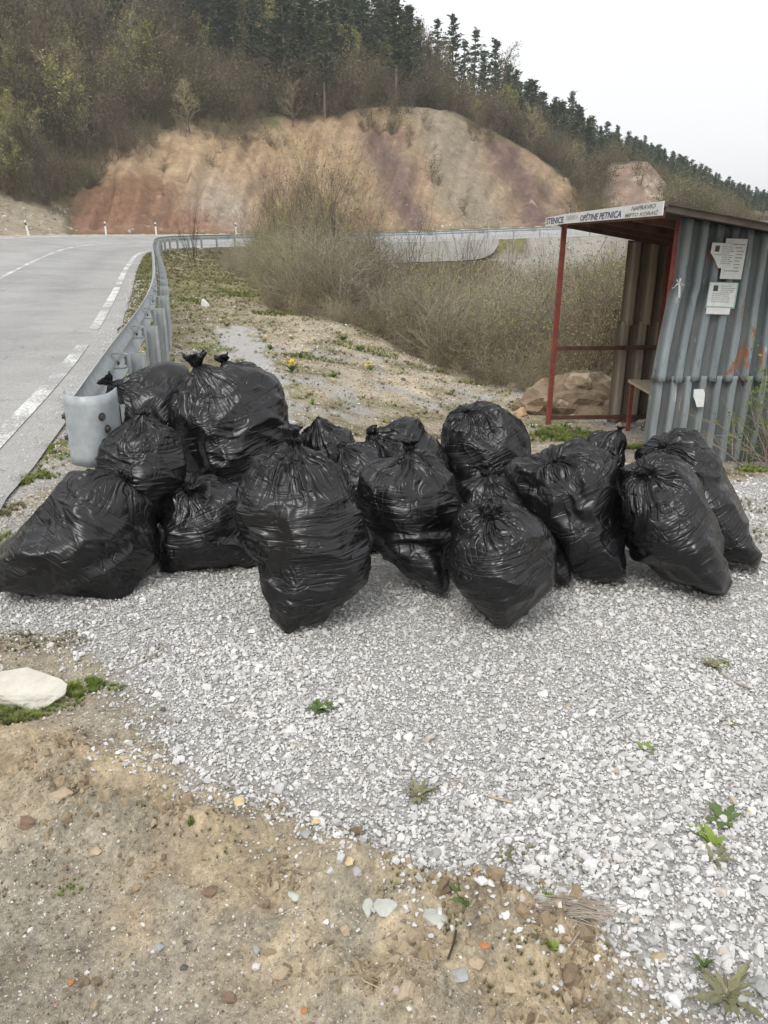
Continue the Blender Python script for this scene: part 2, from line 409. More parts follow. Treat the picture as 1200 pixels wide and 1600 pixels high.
# gravel stones and rocks (colour varies from stone to stone)
def stone_mat(name, stops, scale=60, rough=.9, bump=.35):
    n = NT(name); oi = n.new('ShaderNodeObjectInfo'); r = n.ramp(oi.outputs['Random'], stops)
    co = n.coord(); no = n.noise(co, scale, 4, .65)
    f = n.ramp(no.outputs[0], [(.3, (.78, .78, .78)), (.7, (1.18, 1.18, 1.18))])
    return n.out(n.mix(1.0, r.outputs[0], f.outputs[0], 'MULTIPLY'), rough, n.bump(no.outputs[0], bump, .003), .25)
M_GRAVEL = stone_mat('gravel_stone', [(0, (.36, .355, .34)), (.10, (.50, .495, .48)), (.45, (.63, .625, .61)), (.8, (.72, .715, .70)), (.96, (.82, .815, .80)), (1, (.48, .41, .33))])
M_GRIT = stone_mat('earth_grit', [(0, (.16, .13, .10)), (.3, (.30, .26, .20)), (.6, (.42, .38, .31)), (.82, (.62, .60, .55)), (.95, (.75, .74, .71)), (1, (.45, .25, .16))])
M_CLOD = stone_mat('earth_clod', [(0, (.27, .21, .14)), (.5, (.43, .34, .225)), (1, (.58, .48, .34))], 90, 1.0, .8)
M_SCREE = stone_mat('scree_stone', [(0, (.25, .22, .17)), (.5, (.38, .35, .30)), (1, (.58, .55, .50))], 12)
M_ROCKS = {
 'pale': simple('pale_rock', (.50, .47, .40), (.72, .70, .62), 7, .9, .6, .01),
 'white': simple('white_rock', (.62, .61, .58), (.82, .81, .78), 14, .85, .4, .005),
 'tan': simple('tan_rock', (.36, .28, .19), (.55, .46, .34), 12, .9, .6, .006),
 'orange': simple('ochre_rock', (.42, .26, .13), (.60, .44, .28), 9, .9, .6, .01),
 'grey': simple('grey_rock', (.28, .29, .28), (.46, .46, .44), 16, .85, .5, .005),
 'green': simple('greenish_rock', (.38, .40, .36), (.60, .61, .55), 14, .85, .5, .006),
 'dark': simple('dark_rock', (.07, .07, .07), (.15, .15, .15), 20, .8, .4, .004),
 'brown': simple('brown_rock', (.17, .12, .08), (.28, .20, .14), 14, .95, .6, .006),
 'yellow': simple('yellow_rock', (.55, .42, .20), (.72, .60, .38), 18, .85, .4, .004),
 'rust': simple('rust_rock', (.40, .16, .06), (.5, .26, .12), 18, .85, .4, .004),
}
M_GALV = simple('galvanised_steel', (.36, .39, .41), (.52, .555, .575), 14, .55, .14, .002, .45, metal=.3)
M_GALV2 = simple('weathered_steel', (.36, .39, .40), (.50, .53, .54), 9, .5, .1, .002, .5, metal=.4)
M_BOLT = simple('dark_steel', (.05, .05, .05), (.12, .11, .10), 20, .6, .1, .002)
M_RED = simple('faded_red_paint', (.19, .045, .035), (.30, .085, .065), 9, .7, .3, .002, .3)
M_REDB = simple('rusty_brown_paint', (.08, .04, .03), (.16, .085, .06), 7, .8, .3, .003, .2)
M_ROOFM = simple('brown_roof_steel', (.06, .05, .042), (.12, .10, .085), 5, .8, .3, .003, .2)
M_BOARD = simple('weathered_board', (.34, .28, .20), (.50, .43, .33), 14, .85, .4, .003)
M_CONC = simple('old_concrete', (.40, .39, .36), (.58, .57, .53), .8, .9, .4, .02)
M_WHITE = simple('white_sheet', (.72, .72, .71), (.84, .84, .83), 5, .5, .05, .001, .4)
M_PAPER = simple('wet_paper', (.66, .70, .70), (.82, .84, .83), 22, .8, .4, .002, .2)
M_PAPERG = simple('green_plastic_sleeve', (.20, .42, .38), (.35, .55, .50), 9, .4, .1, .001, .5)
M_INKB = simple('blue_ink', (.02, .03, .10), (.06, .08, .20), 40, .6, 0, .001)
M_INKG = simple('grey_ink', (.14, .14, .15), (.28, .28, .29), 40, .6, 0, .001)
M_INKF = simple('faded_ink', (.38, .38, .38), (.50, .50, .50), 40, .6, 0, .001)
# corrugated sheets
def corr_mat(name, a, b, rust, rustc=(.26, .09, .035)):
    n = NT(name); co = n.coord(); st = n.vmul(co, (7, 7, .9)); no = n.noise(st, 1.6, 6, .65)
    n2 = n.noise(n.vmul(co, (3, 3, 1.3)), 1.4, 7, .72, .6); n3 = n.noise(co, 28, 5, .7); n4 = n.noise(n.vmul(co, (10, 10, 2.5)), 1.7, 6, .75)
    base = n.ramp(no.outputs[0], [(.28, a), (.72, b)]).outputs[0]
    peel = n.ramp(n4.outputs[0], [(.62, (0, 0, 0)), (.66, (.75, .75, .75))]).outputs[0]
    base = n.mix(peel, base, (.52, .56, .57))
    dk = n.ramp(n4.outputs[0], [(.34, (.55, .55, .55)), (.40, (1, 1, 1))]).outputs[0]
    base = n.mix(1.0, base, dk, 'MULTIPLY')
    gr = n.ramp(n.math('ADD', n.attr('groove').outputs['Fac'], n.math('MULTIPLY', n4.outputs[0], .5)), [(.35, (1.12, 1.12, 1.12)), (1.1, (.62, .60, .57))]).outputs[0]  # grooves darkened in the colour: recess shade painted in, together with settled dirt
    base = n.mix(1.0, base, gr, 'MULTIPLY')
    rm = n.ramp(n2.outputs[0], [(1-rust, (0, 0, 0)), (1-rust+.05, (1, 1, 1))]).outputs[0]
    rc = n.mix(n3.outputs[0], rustc, (.30, .16, .09))
    return n.out(n.mix(rm, base, rc), .6, n.bump(n3.outputs[0], .25, .003), .35)
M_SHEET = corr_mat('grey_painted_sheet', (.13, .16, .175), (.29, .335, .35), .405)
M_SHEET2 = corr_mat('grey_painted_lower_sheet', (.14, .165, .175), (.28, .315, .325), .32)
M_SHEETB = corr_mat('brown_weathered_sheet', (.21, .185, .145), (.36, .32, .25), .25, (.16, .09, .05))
# plants
def leafm(name, a, b, rnd=.25, scale=3):
    return simple(name, a, b, scale, .8, .1, .002, .15, rnd)
M_TWIG = leafm('brown_twigs', (.10, .075, .055), (.20, .155, .12), .4)
M_TWIGG = leafm('grey_twigs', (.18, .16, .115), (.34, .30, .23), .4)
M_TWIGD = leafm('dark_twigs', (.06, .05, .042), (.12, .10, .08))
M_BUD = leafm('yellow_green_buds', (.24, .25, .08), (.38, .38, .14))
M_BUDO = leafm('olive_buds', (.105, .108, .05), (.19, .185, .085), .4)
M_BUDB = leafm('brown_buds', (.12, .105, .068), (.20, .165, .105), .4)
M_BUDL = leafm('pale_dry_buds', (.21, .17, .12), (.36, .30, .22), .3)
M_TWIGL = leafm('pale_twigs', (.23, .20, .15), (.40, .355, .275), .4)
M_BUDY = leafm('olive_green_buds', (.19, .19, .085), (.31, .30, .14), .3)
M_BLOS = leafm('white_blossom', (.55, .55, .50), (.75, .75, .70), .1)
M_BARK = leafm('tree_bark', (.10, .085, .07), (.19, .16, .135))
M_BARKP = leafm('pale_pine_bark', (.20, .165, .13), (.30, .25, .20))
M_NEED = leafm('conifer_needles', (.07, .10, .062), (.13, .17, .105), .4)
M_NEEDF = leafm('far_conifer_needles', (.075, .105, .07), (.135, .17, .11), .4)
M_GRASS = leafm('green_grass', (.09, .15, .03), (.22, .30, .07), .3)
M_GRASSY = leafm('yellow_green_grass', (.20, .25, .05), (.34, .38, .10), .25)
M_GRASSD = leafm('dry_grass', (.26, .22, .13), (.44, .38, .25), .3)
M_GRASSO = leafm('olive_grass', (.11, .12, .05), (.21, .21, .10), .3)
M_LEAF = leafm('weed_leaf', (.07, .11, .035), (.15, .20, .07), .2, 20)
M_LEAFY = leafm('bright_weed_leaf', (.15, .22, .04), (.26, .34, .08), .2, 20)
M_LEAFB = leafm('greyish_weed_leaf', (.16, .16, .09), (.26, .25, .15), .2, 20)
M_FLOW = leafm('dandelion_yellow', (.75, .55, .02), (.85, .68, .05), .05)
M_STICK = leafm('dead_wood', (.24, .20, .16), (.40, .35, .29), .15, 12)

# black bin bag film
n = NT('black_bag_film'); pl = n.attr('pleat').outputs['Vector']; cr = n.attr('crease').outputs['Vector']; q = n.attr('knotd').outputs['Fac']
def crease(vec, sc, width, det=1.5, dist=.4):
    o = n.noise(vec, sc, det, .45, dist).outputs[0]
    return n.ramp(n.math('ABSOLUTE', n.math('SUBTRACT', o, .5)), [(0, (1, 1, 1)), (width*.35, (.55, .55, .55)), (width, (0, 0, 0))]).outputs[0]
def gate(sc, a_, b_):
    return n.ramp(n.noise(cr, sc, 2, .5).outputs[0], [(a_, (0, 0, 0)), (b_, (1, 1, 1))]).outputs[0]
near = n.ramp(q, [(.10, (1, 1, 1)), (.30, (0, 0, 0))]).outputs[0]
farm = n.math('SUBTRACT', 1.0, near)
h = n.math('MULTIPLY', n.math('MULTIPLY', crease(pl, 5.5, .07), near), .65)
h = n.math('ADD', h, n.math('MULTIPLY', n.math('MULTIPLY', n.math('MULTIPLY', crease(n.vmul(cr, (2.4, 2.4, 30)), 1.0, .07), farm), gate(7, .42, .58)), .45))
h = n.math('ADD', h, n.math('MULTIPLY', n.math('MULTIPLY', n.math('MULTIPLY', crease(n.vmul(cr, (5, 5, 62)), 1.0, .08), farm), gate(5, .45, .60)), .22))
h = n.math('ADD', h, n.math('MULTIPLY', n.math('MULTIPLY', crease(cr, 9, .045, 1.0, 1.2), gate(6, .40, .55)), .40))
h = n.math('ADD', h, n.math('MULTIPLY', n.noise(cr, 13, 1).outputs[0], .9))
rr = n.math('ADD', n.ramp(n.noise(cr, 6, 3).outputs[0], [(.3, (.21, .21, .21)), (.7, (.33, .33, .33))]).outputs[0], n.math('MULTIPLY', n.new('ShaderNodeObjectInfo').outputs['Random'], .07))
M_BAG = n.out((.0055, .0055, .0065), rr, n.bump(h, .64, .011), .55)

# ------------------------------------------------------------------ ground sheet
rs = [0.0, .35]; r = .35
while r < 3.2: r *= 1.0055; rs.append(r)
while r < 5: r *= 1.0085; rs.append(r)
while r < 55: r *= 1.021; rs.append(r)
while r < 112: r *= 1.0075; rs.append(r)
while r < 200: r *= 1.021; rs.append(r)
while r < 1500: r *= 1.12; rs.append(r)
rs = np.array(rs)
th = np.concatenate([np.linspace(-180, -48, 34)[:-1], np.linspace(-48, 44, 430), np.linspace(44, 180, 34)[1:]])*math.pi/180
Rg, Tg = np.meshgrid(rs, th, indexing='ij')
GX = Rg*np.sin(Tg); GY = Rg*np.cos(Tg)
GZ = ground(GX, GY)
me = grid_mesh('ground', np.stack([GX, GY, GZ], -1), M_GROUND, flip=False)
def ground_colour(x, y, z):
    u, zr, s = road_uv(x, y)
    px, py = proj(x, np.maximum(y, .05), z)
    px = np.where(y < 1, -900, px)
    N = lambda sc, o=3, k=0.0: fbm(x*sc, y*sc, k, o)
    C = np.empty(x.shape + (3,)); grit = np.full(x.shape, .75); gm = gravel_mask(x, y)
    def put(m, c):
        for i in range(3): C[..., i] = C[..., i]*(1-m) + c[i]*m
    C[...] = (.47, .43, .355)                                              # grey brown earth
    put(sstep(-.2, .4, N(1.3, 3, 2.0)), (.49, .44, .345))
    d1 = dpoly(RIDGE, x, y); d2 = dpoly(RIDGE2, x, y)
    och = np.clip(1.3*np.exp(-(d1/.17)**2) + .9*np.exp(-(d2/.14)**2), 0, 1)*sstep(-.35, .15, N(4, 4, 5.0))
    put(och, (.64, .53, .37)); grit = grit*(1 - .7*och)
    put(och*sstep(.1, .5, N(7, 2, 9.0)), (.68, .58, .43))
    put(sstep(.15, .45, N(2.2, 3, 12.0))*(1-och)*.7, (.32, .285, .22))     # damp dark patches
    # platform beyond the bags
    pl = sstep(4.2, 5.2, y)*(u < -.2)
    put(pl, (.52, .45, .35))
    put(pl*sstep(-.05, .35, N(.9, 4, 21.0)), (.62, .53, .40))
    put(pl*sstep(-.12, .2, N(1.7, 4, 31.0))*.85, (.255, .24, .135))
    grav2 = pl*sstep(.0, .35, N(1.2, 3, 41.0))*sstep(14, 9, y)*.85
    # verge by the rail
    vg = sstep(-3.0, -1.6, u)*sstep(-.1, -.4, u)*sstep(3.6, 6, y)
    put(vg*.9, (.27, .24, .15)); put(vg*sstep(0, .4, N(.8, 3, 51.0)), (.19, .22, .08))
    put(sstep(12, 22, y)*(u < -.4)*.8, (.22, .22, .10)); put(sstep(9, 16, y)*(u < -.4)*sstep(.05, .3, N(.5, 4, 71.0)), (.46, .40, .30))
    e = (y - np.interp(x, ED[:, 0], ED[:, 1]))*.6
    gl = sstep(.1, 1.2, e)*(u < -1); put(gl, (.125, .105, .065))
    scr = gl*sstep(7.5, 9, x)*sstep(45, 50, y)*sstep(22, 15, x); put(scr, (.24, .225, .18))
    sh = sstep(-1.05, -.75, u)*(u < 0)*sstep(9, 5, y)*sstep(3.0, 3.8, y)*sstep(-.3, .2, N(2, 3, 61.0))
    # outer side
    out = u > 8.0; d = u - 8.3; dc = np.interp(px, PXT, DCT)
    put(out*1.0, (.14, .115, .07))
    put(out*sstep(-.1, .4, N(.15, 3, 3.0)), (.115, .12, .06))
    cut = out*sstep(100, 130, px + 34*N(.25, 3, 1.0) - (345-py)*.35)*sstep(1052, 1030, px + 16*N(.2, 3, 9.5) - (py-260)*.25)*sstep(dc*1.02, dc*.93, d + 5.5*N(.16, 4, 7.0) + 2.2*N(.6, 3, 17.0))*sstep(-.5, .8, d)
    cut = cut*(1 - sstep(900, 918, px + 14*N(.3, 3, 2.0))*sstep(957, 930, px + 18*N(.2, 3, 2.5) - (py-255)*.1))
    W = np.empty(C.shape); W[...] = (.36, .27, .175)
    nn = 40*N(.22, 5, 15.0)
    def wput(m, c):
        m = np.clip(m, 0, 1)
        for i in range(3): W[..., i] = W[..., i]*(1-m) + c[i]*m
    wput(sstep(-.1, .4, N(.35, 4, 8.0))*.8, (.28, .19, .125)); wput(sstep(.1, .5, N(.8, 4, 18.0))*.6, (.40, .31, .21))
    wput(sstep(268, 300, py + nn)*sstep(330, 240, px + nn), (.235, .14, .09))
    wput(sstep(325, 345, py + nn*.6)*sstep(620, 560, px), (.26, .155, .105))
    wput(.85*np.exp(-((px-352+nn - (py-320)*.5)/46)**2 - ((py-318+nn)/38)**2), (.36, .315, .27))
    wput(.6*np.exp(-((px-450+nn)/60)**2 - ((py-300+nn)/30)**2), (.24, .16, .13))
    c1 = 585 + (py-200)*.42; wput(.92*np.exp(-((px-c1+nn*.7)/30)**2)*sstep(190, 215, py), (.155, .108, .10))
    c2 = 690 + (py-200)*.40; wput(.92*np.exp(-((px-c2+nn*.7)/52)**4), (.27, .235, .18))
    c3 = 800 + (py-260)*.55; wput(.92*np.exp(-((px-c3+nn*.7)/36)**2)*sstep(200, 235, py), (.145, .098, .092))
    wput(sstep(870, 850, px - 0)*sstep(c3+40, c3+60, px+nn*.4), (.34, .25, .17))
    wput(sstep(915, 935, px), (.27, .195, .15)); wput(sstep(915, 935, px)*sstep(-.1, .3, N(.3, 3, 6.0)), (.36, .30, .24))
    st = perlin(px*.09 - d*.22, d*.10, 4.4) + .6*perlin(px*.22 - d*.5, d*.18, 9.4); W *= (1 + .22*st + .12*N(1.2, 3, 30.0))[..., None]
    wput(sstep(.42, .6, N(.9, 3, 44.0))*.8, (.10, .09, .055)); wput(sstep(.40, .6, N(1.1, 3, 54.0))*.7, (.50, .44, .36))
    for i in range(3): C[..., i] = C[..., i]*(1-cut) + W[..., i]*cut
    lf = out*sstep(112, 90, px)*sstep(9, 5, d + 3*N(.2, 2, 3.3))*(y > 8); put(lf, (.33, .29, .22))
    grit = np.where(out, 0.0, grit)
    G = np.clip(np.maximum(gm, np.maximum(grav2, sh*.8)) + scr*.25, 0, 1)
    put(G*.8, (.34, .33, .31))
    return np.concatenate([C, np.ones(x.shape + (1,))], -1), G, grit
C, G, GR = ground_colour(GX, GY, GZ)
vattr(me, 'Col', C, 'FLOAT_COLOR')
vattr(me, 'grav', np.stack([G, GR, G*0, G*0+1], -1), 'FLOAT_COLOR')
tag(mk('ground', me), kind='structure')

# ------------------------------------------------------------------ road and markings
def strip(name, u0, u1, s0, s1, lift, m, nu=2, ds=.6, cuts=None, thick=0.0):
    ss = np.arange(s0, s1 + 1e-6, ds); us = np.linspace(u0, u1, nu)
    P = np.empty((len(ss), nu, 3))
    for j, u in enumerate(us):
        x = np.interp(ss, RS, RL[:, 0]) + u*np.interp(ss, RS, NL[:, 0]); y = np.interp(ss, RS, RL[:, 1]) + u*np.interp(ss, RS, NL[:, 1])
        z = np.interp(ss, RS, RL[:, 2]) + bank(ss)*max(u, 0) + lift
        P[:, j] = np.stack([x, y, z], -1)
    me = grid_mesh(name, P, m, flip=True)
    vattr(me, 'ru', np.tile(np.linspace(0, 1, nu), (len(ss), 1)), 'FLOAT')
    return mk(name, me)
tag(strip('road', -.28, 7.0, 5, RS[-1]-1, 0, M_ASPHALT, 24), kind='structure')
roado = bpy.data.objects['road']
# ragged asphalt edge
me = roado.data; co = np.empty(len(me.vertices)*3, np.float32); me.vertices.foreach_get('co', co); co = co.reshape(-1, 3)
k = np.arange(0, len(co), 24); co[k, 0] += .07*perlin(co[k, 1]*1.3, 0, 0) + .03*perlin(co[k, 1]*6, 0, 3); co[k, 2] -= .03; me.vertices.foreach_set('co', co.ravel()); me.update()
def s_of_y(Y): return float(RS[np.argmin(np.abs(RL[:, 1]-Y) + (RL[:, 0] > 0)*50)])
for a, b in [(5, s_of_y(10.2)), (s_of_y(11.6), s_of_y(19.5)), (s_of_y(20.4), s_of_y(60))]:
    tag(strip('edge_line', 0.0, .15, a, b, .004, M_PAINT, 2, .3), kind='structure')
tag(strip('centre_line', 3.0, 3.12, 5, RS[-1]-2, .004, M_PAINT, 2, .6), kind='structure')
tag(strip('outer_edge_line', 6.55, 6.75, 5, RS[-1]-2, .004, M_PAINT, 2, .6), kind='structure')

# ------------------------------------------------------------------ guardrail
def rail_pt(s, off=-.86):
    x = np.interp(s, RS, RL[:, 0]) + off*np.interp(s, RS, NL[:, 0]); y = np.interp(s, RS, RL[:, 1]) + off*np.interp(s, RS, NL[:, 1])
    return Vector((x, y, float(np.interp(s, RS, RL[:, 2]))))
def rail_frame(s):
    t = Vector((float(np.interp(s, RS, T[:, 0])), float(np.interp(s, RS, T[:, 1])), 0)).normalized()
    return t, Vector((-t.y, t.x, 0))
rail = empty('guardrail', rail_pt(S_NEAR)); RO = Vector(rail.location)
tag(rail, 'galvanised steel crash barrier curving along the roadside beside the bags', 'guardrail')
prof = [(-.004, .31), (.004, .306), (.010, .290), (.036, .262), (.046, .240), (.046, .215), (.036, .192), (.014, .165), (.014, .145), (.036, .118), (.046, .095), (.046, .070), (.036, .048), (.010, .020), (.004, .004), (-.004, .0)]
def beam_mesh(s0, s1, shift=0.0):
    ss = np.arange(s0, s1 + .01, .4 if s0 < S_NEAR + 30 else .8); P = []
    for s in ss:
        p = rail_pt(s); t, nl = rail_frame(s)
        P.append([tuple(p + nl*(o + shift) + Vector((0, 0, .44 + h)) - RO) for o, h in prof])
    return grid_mesh('beam', np.array(P), M_GALV if shift == 0 else M_GALV)
s = S_NEAR; k = 0; SEND = s_of_y(62) if False else RS[-1] - 40
while s < SEND:
    e = min(s + 4.1, SEND); o = mk('beam', beam_mesh(s, e, .004*(k % 2)), rail); sol = o.modifiers.new('t', 'SOLIDIFY'); sol.thickness = .004
    s += 4.0; k += 1
# rounded end piece
P = []
p0 = rail_pt(S_NEAR) - RO; t, nl = rail_frame(S_NEAR)
for i in range(21):
    a = i/20
    ex = np.interp(a, [0, .12, .5, .72, .88, 1], [.052, .050, -.05, -.13, -.165, -.175]); ey = np.interp(a, [0, .12, .5, .72, .88, 1], [.10, -.02, -.105, -.085, -.01, .12])
    pt = nl*float(ex) + t*float(ey) + p0
    P.append([tuple(pt + Vector((0, 0, .44 + z))) for z in np.linspace(.318, -.012, 8)])
Pe = np.array(P); 
for _ in range(2): Pe[1:-1] = .25*Pe[:-2] + .5*Pe[1:-1] + .25*Pe[2:]
o = mk('end_piece', grid_mesh('end_piece', Pe, M_GALV), rail); o.modifiers.new('t', 'SOLIDIFY').thickness = .004
bolt_me = MB(); bolt_me.tube((0, 0, 0), (0, 0, .014), .011, .011, 8, cap=True); bolt_me.tube((0, 0, .0), (0, 0, .003), .02, .02, 10, cap=True); bolt_me = bolt_me.mesh('bolt', M_BOLT)
for kk, zz in ((14, .54), (14, .66), (15, .60), (2, .55), (2, .65)):
    q0 = Vector(Pe[kk, 4]); q1 = Vector(Pe[kk+1, 4]); dr_ = (q1-q0).normalized(); nn_ = Vector((dr_.y, -dr_.x, 0)); 
    if (q0 + nn_*.1 + RO).length > (q0 - nn_*.1 + RO).length: nn_ = -nn_
    bo = mk('bolt', bolt_me, rail); bo.location = Vector((q0.x, q0.y, zz + 0)) + Vector((0, 0, p0.z)) + nn_*.004; bo.rotation_euler = nn_.to_track_quat('Z', 'Y').to_euler()
post_me = MB()
for b_ in [((0, 0, -.1), (.115, .005, 1.76)), ((-.057, .025, -.1), (.005, .05, 1.76)), ((.057, .025, -.1), (.005, .05, 1.76)), ((-.045, .05, -.1), (.02, .005, 1.76)), ((.045, .05, -.1), (.02, .005, 1.76))]:
    post_me.box(b_[0], b_[1])
post_me = post_me.mesh('post', M_GALV2)
br = MB()   # bent strap bracket between beam and post
for i in range(8):
    a0, a1 = math.pi*(i/8) - math.pi/2, math.pi*((i+1)/8) - math.pi/2
    pA = Vector((.0 + .05*math.cos(a0)*.6, .0, .05*math.sin(a0))); pB = Vector((.0 + .05*math.cos(a1)*.6, 0, .05*math.sin(a1)))
    br.bar(pA, pB, .05, .006)
br.bar((0, 0, .05), (-.07, 0, .05), .05, .006); br.bar((0, 0, -.05), (-.07, 0, -.05), .05, .006)
br = br.mesh('bracket', M_GALV2)
i = 0; s = S_NEAR + .35
while s < SEND:
    p = rail_pt(s); t, nl = rail_frame(s); rz = math.atan2(t.y, t.x)
    post = mk('post', post_me, rail); post.location = p - nl*.13 + Vector((0, 0, -.13)) - RO; post.rotation_euler = (0, 0, rz + math.pi/2)
    if i == 0: post.location.z -= .02
    b2 = mk('bracket', br, rail); b2.location = p - nl*.045 + Vector((0, 0, .60)) - RO; b2.rotation_euler = (0, 0, math.atan2(-nl.y, -nl.x))
    if i < 6:
        for dz in (.585,):
            bo = mk('bolt', bolt_me, rail); bo.location = p + nl*.0 + Vector((0, 0, dz)) - RO
            bo.rotation_euler = Vector((-nl.x, -nl.y, 0)).to_track_quat('Z', 'Y').to_euler()
    s += 1.5 if i < 20 else 2.0; i += 1

# delineator posts on the far roadside
dm = MB(); dm.box((0, 0, .40), (.11, .035, .84)); dm.box((0, 0, .835), (.11, .035, .05), m=0); dm = dm.mesh('delineator_post', M_WHITE)
rf = MB(); rf.box((0, -.0185, .66), (.114, .006, .16)); rf = rf.mesh('reflector', M_BOLT)
dl = {47: 'leaning white roadside delineator post beside the scree slope', 167: 'white roadside delineator post in front of the red earth bank',
      243: 'white roadside delineator post nearest the start of the road bend', 368: 'white roadside delineator post behind the far guardrail left of the big bush'}
for px, lab in dl.items():
    best = None
    for s in np.arange(s_of_y(15), s_of_y(60) + 25, .25):
        p = rail_pt(s, 7.5); q_, _ = proj(p.x, p.y, p.z)
        if best is None or abs(q_ - px) < best[0]: best = (abs(q_ - px), s, p)
    s, p = best[1], best[2]; z = g1(p.x, p.y)
    r = empty('delineator_post', (p.x, p.y, z), math.atan2(p.x, -p.y) * 0); mk('post', dm, r); mk('reflector', rf, r)
    if px == 47: r.rotation_euler = (0, math.radians(-7), 0)
    tag(r, lab, 'road marker post', 'white delineator posts along the far road edge')

# retaining wall under the far road
rw = empty('retaining_wall', (0, 0, 0)); tag(rw, 'pale concrete retaining wall under the far guardrail beyond the bushes', 'retaining wall')
sL = RS[np.argmin(np.hypot(RL[:, 0]+2.2, RL[:, 1]-59))]; L0 = sL
for k in range(5):
    m = MB(); n_ = 6; s0, s1 = L0 + k*2.15, L0 + k*2.15 + 2.13
    for i in range(n_):
        sa, sb = s0 + (s1-s0)*i/n_, s0 + (s1-s0)*(i+1)/n_
        def dep(sx):
            e = (sx - (L0 + 8.6))/2.15
            return 1.35 if e < 0 else .2 + 1.15*math.sqrt(max(0, 1 - min(e, 1)**2.2))
        A, B = rail_pt(sa, -1.15), rail_pt(sb, -1.15); A2, B2 = rail_pt(sa, -1.5), rail_pt(sb, -1.5)
        ta, tb = A.z + .06, B.z + .06; ba, bb = A.z - dep(sa), B.z - dep(sb)
        v = [Vector((q.x, q.y, z)) for q, z in ((A2, ba), (B2, bb), (B2, tb), (A2, ta), (A, ba), (B, bb), (B, tb), (A, ta))]
        m.quad(v[0], v[1], v[2], v[3]); m.quad(v[3], v[2], v[6], v[7]); m.quad(v[5], v[4], v[7], v[6]); m.quad(v[4], v[5], v[1], v[0])
        if i == 0: m.quad(v[4], v[0], v[3], v[7])
        if i == n_-1: m.quad(v[1], v[5], v[6], v[2])
    m.build('panel', M_CONC, rw)

